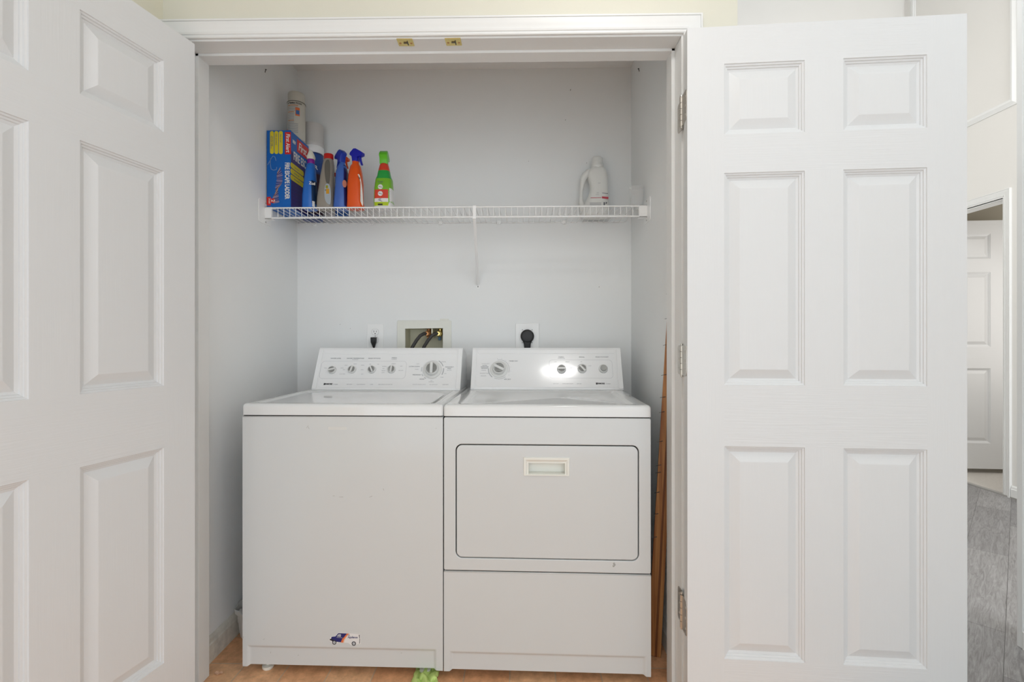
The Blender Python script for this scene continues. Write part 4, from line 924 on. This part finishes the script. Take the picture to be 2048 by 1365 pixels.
for k_ in range(14): mb.box(0.013, 0.027+0.0003*k_, 0.112-k_*0.0065, 0.1135-k_*0.0065, 0.0006, 0.0011, 2, Mt)
mb.build('label_print', [M_bwhite, M_inkblack, M_inklight], b4)
# 5 green bottle
M_g = mat('green_bottle', srgb(122, 186, 44), 0.35, var=0.05); M_gd = mat('green_deep', srgb(44, 160, 70), 0.35); M_gh = mat('green_trigger', srgb(98, 196, 40), 0.3); M_redc = mat('red_band', srgb(214, 66, 44), 0.4); M_lime = mat('lime', srgb(178, 200, 20), 0.4)
secs5 = [(0, 0, 0, 0.034, 0.030, 4), (0.003, 0, 0, 0.0405, 0.036, 4), (0.025, 0, 0, 0.0405, 0.036, 4), (0.09, 0.0, 0, 0.038, 0.034, 3.6), (0.128, 0.001, 0, 0.035, 0.031, 3.2), (0.142, 0.001, 0, 0.029, 0.027, 3), (0.165, 0.001, 0, 0.0245, 0.024, 2.8), (0.192, 0.001, 0, 0.0185, 0.019, 2.4), (0.198, 0.001, 0, 0.016, 0.016, 2)]
b5 = bottle('spray_bottle', (-0.314, 0.618, ZSH), 'green spray bottle with red neck band standing alone on the shelf', secs5, [M_g, M_gd, M_redc, M_swht],
            mfun=lambda i, k: 3 if i < 1 else (0 if i < 4 else (1 if i < 6 else 2)))
o = trigger_head(b5, [M_gh, M_gh], 0.196, 94, 0.95, half=0.0150)
mb = MB()
def lab(z0, z1, a0, a1, mi, o_): mb.loft([(z0, 0, 0, 0.0405-(z0*0.028), 0.036-z0*0.022, 4), (z1, 0, 0, 0.0405-(z1*0.028), 0.036-z1*0.022, 4)], 10, mi, None, math.radians(a0), math.radians(a1), o_)
lab(0.001, 0.022, -135, 30, 3, 0.0006); lab(0.008, 0.024, -128, -62, 4, 0.0009); lab(0.024, 0.040, -130, -62, 3, 0.0009); lab(0.040, 0.078, -130, -62, 0, 0.0009); lab(0.006, 0.085, -50, 25, 3, 0.0006)
for q in (0.030, 0.060, 0.089): mb.lathe([(0.0105, 0.0), (0.0105, 0.0006), (0.0001, 0.0008)], 20, 3 if q != 0.03 else 5, T(-0.006, -0.0352-0.0002, q) @ R(90, 'X'))
for q in (0.0305, 0.0605, 0.0895): mb.mesh(shape2d([[(-0.007, 0.002), (0.008, -0.003), (0.008, -0.0045), (-0.007, 0.0)]], 0.0003), 2, T(-0.006, -0.0366, q) @ R(90, 'X'))
text(mb, 'PET STAIN', 0.006, T(-0.006, -0.0345, 0.112) @ R(90, 'X'), 1, 0.9); text(mb, '& ODOR', 0.005, T(-0.006, -0.0350, 0.106) @ R(90, 'X'), 1, 0.9); mb.box(-0.016, 0.004, -0.0378, -0.0370, 0.0095, 0.016, 2)
for k_ in range(8): mb.box(0.018, 0.030, -0.0365, -0.0355, 0.020+k_*0.007, 0.0215+k_*0.007, 5, R(10, 'Z'))
mb.build('label_print', [M_redc, M_ink, M_inkblack, M_swht, M_lime, M_sgrey], b5)
# 6 second spray bottle behind, orange head
b6 = bottle('spray_bottle', (-0.541, 0.735, ZSH), 'blue bottle with orange trigger half hidden behind the front row',
            [(0, 0, 0, 0.026, 0.022, 3), (0.004, 0, 0, 0.0285, 0.025, 3), (0.19, 0, 0, 0.0285, 0.025, 3), (0.215, 0.0, 0, 0.022, 0.020, 2.6), (0.230, 0.0, 0, 0.013, 0.013, 2), (0.236, 0.0, 0, 0.013, 0.013, 2)], mat('b6_blue', srgb(24, 84, 160), 0.35))
M_oh = mat('orange_trigger', srgb(226, 78, 30), 0.35); trigger_head(b6, [M_oh, M_oh], 0.234, -8, 0.85)
MB().box(-0.026, -0.010, -0.0262, -0.0250, 0.176, 0.194).build('label_print', M_oh, b6)
# ---- white detergent jug near the right end
jg = empty('detergent_jug', (0.626, 0.80, ZSH)); tag(jg, 'white laundry detergent jug with handle at the right of the shelf', 'jug')
M_jug = mat('jug_white', (0.84, 0.84, 0.81), 0.35)
def jp(x, y): return ((x/7.314+1060-1187.5)*2.33/977.6, (445-(y/7.314+300))*2.33/977.6)
mb = MB()
secj = []
for yy, xl, xr, ry in ((1050, 770, 1110, 0.030), (1040, 752, 1138, 0.0345), (1000, 748, 1142, 0.036), (900, 770, 1140, 0.036), (800, 815, 1134, 0.036), (740, 845, 1131, 0.036), (650, 872, 1129, 0.036), (560, 868, 1126, 0.0355), (500, 850, 1123, 0.035), (440, 835, 1118, 0.034), (400, 838, 1112, 0.033), (365, 858, 1100, 0.031), (335, 885, 1078, 0.028), (322, 898, 1062, 0.024)):
    a, z_ = jp(xl, yy); b_, _ = jp(xr, yy); secj.append((z_, (a+b_)/2, 0, (b_-a)/2, ry, 3.2))
mb.loft(secj, 40)
mb.build('jug_body', M_jug, jg, smooth=True, angle=70)
hp = [jp(*p) for p in ((905, 372), (850, 392), (805, 432), (775, 490), (762, 560), (752, 640), (746, 720), (745, 800), (760, 880), (800, 950))]
MB().tube([(x, 0, z_) for x, z_ in hp], [0.015, 0.0165, 0.0160, 0.0140, 0.0105, 0.0078, 0.0076, 0.010, 0.015, 0.018], 16).build('handle', M_jug, jg, smooth=True)
cxj = jp(978, 0)[0]
MB().lathe([(0.025, 0.231), (0.0285, 0.234), (0.0285, 0.250), (0.0270, 0.252), (0.0262, 0.256), (0.0255, 0.283), (0.022, 0.288), (0.0001, 0.289)], 32, 0, T(cxj, 0, 0)).build('cap', M_jug, jg, smooth=True, angle=50)
mb = MB(); Mj = T(0, -0.0361, 0) @ R(90, 'X')
mb.prism([jp(1027, 768), jp(1118, 775), jp(1118, 806), jp(1027, 795)][::-1], 0, 0.0005, 0, Mj)
mb.prism([jp(865, 783), jp(1020, 783), jp(1020, 790), jp(865, 790)][::-1], 0, 0.0005, 0, Mj)
a, b_ = jp(968, 715); text(mb, 'free', 0.006, Mj @ T(a, b_, 0.0004), 1); a, b_ = jp(965, 742); text(mb, '& clear', 0.005, Mj @ T(a, b_, 0.0004), 1); a, b_ = jp(990, 578); text(mb, 'liquid', 0.005, Mj @ T(a, b_, 0.0004), 1)
mb.prism([jp(1050, 850), jp(1068, 850), jp(1068, 893), jp(1050, 893)][::-1], 0, 0.0005, 2, Mj); mb.prism([jp(1080, 850), jp(1100, 850), jp(1096, 870), jp(1080, 870)][::-1], 0, 0.0005, 2, Mj)
mb.prism([jp(1030, 716), jp(1110, 724), jp(1110, 732), jp(1030, 722)][::-1], 0, 0.0005, 2, Mj)
for k_ in range(3): mb.prism([jp(855, 856+k_*14), jp(1015, 856+k_*14), jp(1015, 861+k_*14), jp(855, 861+k_*14)][::-1], 0, 0.0004, 1, Mj)
mb.build('label_print', [mat('jug_red', srgb(196, 74, 88), 0.4), M_inklight, M_ink], jg)
# ---- clear measuring cup
cp = empty('plastic_cup', (0.7795, 0.612, ZSH)); tag(cp, 'small clear plastic cup at the right end of the shelf', 'cup')
M_clear = mat('clear_plastic', (0.92, 0.93, 0.93), 0.12, alpha=0.16)
MB().lathe([(0.0001, 0), (0.0260, 0), (0.0275, 0.002), (0.0315, 0.088), (0.0325, 0.089), (0.0318, 0.090), (0.0305, 0.089), (0.0265, 0.003), (0.0001, 0.002)], 36).build('cup_wall', M_clear, cp, smooth=True, angle=50)

# ================================================================== FLOOR ITEMS
# leaning tack strip board
M_pine = wood_mat('pine_strip', srgb(150, 88, 40), srgb(196, 138, 80), (70, 30, 2.5))
bd_ = empty('wood_board', (0.753, 0.245, 0.0)); tag(bd_, 'thin brown wood board with nails leaning beside the dryer', 'board')
mb = MB()
A0, A1 = Vector((-0.024, 0.0, 0.004)), Vector((0.022, -0.012, 0.0)); B0, B1 = Vector((0.0285, -0.085, 1.285)), Vector((0.0595, -0.095, 1.285))
th = Vector((0.001, 0.008, 0))
v = [A0, A1, B1, B0]; v = [tuple(p) for p in v]+[tuple(p+th) for p in v]
mb.add(v, [(0, 1, 2, 3), (7, 6, 5, 4), (0, 4, 5, 1), (1, 5, 6, 2), (2, 6, 7, 3), (3, 7, 4, 0)]); mb.build('board', M_pine, bd_, bevel=0.0008)
q0, q1 = A0.lerp(A1, 0.55), B0.lerp(B1, 0.45)
v = [q0, A0.lerp(A1, 0.72), B0.lerp(B1, 0.62), q1]; fwd = Vector((0, -0.0012, 0))
v = [tuple(p+fwd) for p in v]+[tuple(p+Vector((0, 0.001, 0))) for p in v]
mb = MB(); mb.add(v, [(0, 1, 2, 3), (7, 6, 5, 4), (0, 4, 5, 1), (1, 5, 6, 2), (2, 6, 7, 3), (3, 7, 4, 0)]); o = mb.build('edge_strip', wood_mat('dark_strip', srgb(96, 52, 22), srgb(130, 76, 36), (70, 30, 2.5)), bd_); o['label'] = 'darker strip'
for t_ in (0.995, 0.93, 0.86, 0.78, 0.72, 0.68, 0.60, 0.535, 0.515, 0.46, 0.40, 0.335):
    p = A0.lerp(B0, t_); dx_ = 0.012
    MB().tube([tuple(p+Vector((0.008, -0.003, 0.002))), tuple(p+Vector((-0.010, -0.006, -0.001)))], [0.0012, 0.0007], 6).lathe([(0.0024, 0), (0.0020, 0.001), (0.0001, 0.0012)], 8, 0, T(*(p+Vector((0.009, -0.002, 0.002)))) @ R(90, 'X')).build('nail', M_steel, bd_, smooth=True)

# plastic tub behind the left of the washer
tb = empty('plastic_tub', (-0.7400, 0.352, 0.0)); tag(tb, 'crumpled white plastic tub on the floor left of the washer', 'tub')
M_tub = mat('cloudy_plastic', (0.68, 0.67, 0.64), 0.45, var=0.08, vscale=30)
mb = MB(); rings = [(0.030, 0.0), (0.046, 0.004), (0.050, 0.03), (0.052, 0.055), (0.0545, 0.060), (0.056, 0.088), (0.0635, 0.096), (0.0655, 0.110), (0.062, 0.112), (0.052, 0.086), (0.047, 0.03), (0.044, 0.006), (0.0001, 0.006)]
nS = 40; v = []
for i_, (r_, z_) in enumerate(rings):
    for k_ in range(nS):
        a = 2*PI*k_/nS; w_ = (0.0025*math.sin(a*7)+0.002*math.sin(a*11+1)) if 5 < i_ < 9 else 0.0006*math.sin(a*9)
        v.append(((r_+w_ if r_ > 0.01 else r_)*math.cos(a), (r_+w_ if r_ > 0.01 else r_)*math.sin(a), z_+(0.004*math.sin(a*5) if 5 < i_ < 9 else 0)))
f = [(i_*nS+k_, i_*nS+(k_+1) % nS, (i_+1)*nS+(k_+1) % nS, (i_+1)*nS+k_) for i_ in range(len(rings)-1) for k_ in range(nS)]
f.append(tuple(range(nS))[::-1]); mb.add(v, f); mb.build('tub_wall', M_tub, tb, smooth=True, angle=60)
mb = MB(); v = []; n_ = 14
for i_ in range(n_):
    for j_ in range(n_):
        x, y = (i_/(n_-1)-0.5)*0.085, (j_/(n_-1)-0.5)*0.085
        z_ = 0.098+0.06*max(0, 1-((x-0.01)**2+(y-0.02)**2)/0.0024)+0.012*noise.noise(Vector((x*60, y*60, 2)))
        v.append((x, y+0.004, z_))
mb.add(v, [(i_*n_+j_, (i_+1)*n_+j_, (i_+1)*n_+j_+1, i_*n_+j_+1) for i_ in range(n_-1) for j_ in range(n_-1)])
mb.build('bag_liner', M_tub, tb, smooth=True, angle=80)

# crumpled lime cloth poking out below the washer
gc = empty('cloth', (-0.035, 0.115, 0)); tag(gc, 'crumpled lime green cloth on the tiles under the washer edge', 'cloth')
M_lg = mat('lime_cloth', srgb(196, 218, 130), 0.7, var=0.12, vscale=50)
mb = MB(); n_ = 26; v = []
for i_ in range(n_):
    for j_ in range(n_):
        s_, t_ = i_/(n_-1), j_/(n_-1)
        x = (s_-0.5)*0.084+0.012*noise.noise(Vector((s_*3, t_*3, 5))); y = (t_-0.5)*0.095-0.002+0.018*noise.noise(Vector((s_*4, t_*4, 9)))
        fold = abs(math.sin(s_*7.5+t_*2.2+1.2*noise.noise(Vector((s_*3, t_*3, 1)))))
        z_ = 0.002+0.019*fold*(0.35+0.65*math.sin(PI*s_)**0.6)*(1 if y < 0.0 else 0.8)
        v.append((x, y, min(z_, 0.0235)))
mb.add(v, [(i_*n_+j_, (i_+1)*n_+j_, (i_+1)*n_+j_+1, i_*n_+j_+1) for i_ in range(n_-1) for j_ in range(n_-1)])
o = mb.build('cloth_fold', M_lg, gc, smooth=True, angle=50); so = o.modifiers.new('s', 'SOLIDIFY'); so.thickness = 0.0012; so.offset = -1
# dry leaf by the left jamb
lf = MB(); lp = smoothloop([(-0.014, -0.002), (-0.006, -0.006), (0.004, -0.005), (0.014, -0.002), (0.010, 0.004), (0.002, 0.003), (-0.006, 0.006)], 4)
v = [(x, y, 0.001+0.004*abs(math.sin(x*160))+0.002*(y > 0)) for x, y in lp]; lf.add(v+[(0, 0, 0.002)], [(i, (i+1) % len(lp), len(lp)) for i in range(len(lp))])
o = lf.build('dry_leaf', mat('dry_leaf', srgb(214, 170, 140), 0.7)); o.location = (-0.7345, 0.123, 0.001); tag(o, 'tiny pale dry scrap of leaf on the tiles by the left jamb', 'leaf')
so = o.modifiers.new('s', 'SOLIDIFY'); so.thickness = 0.0006
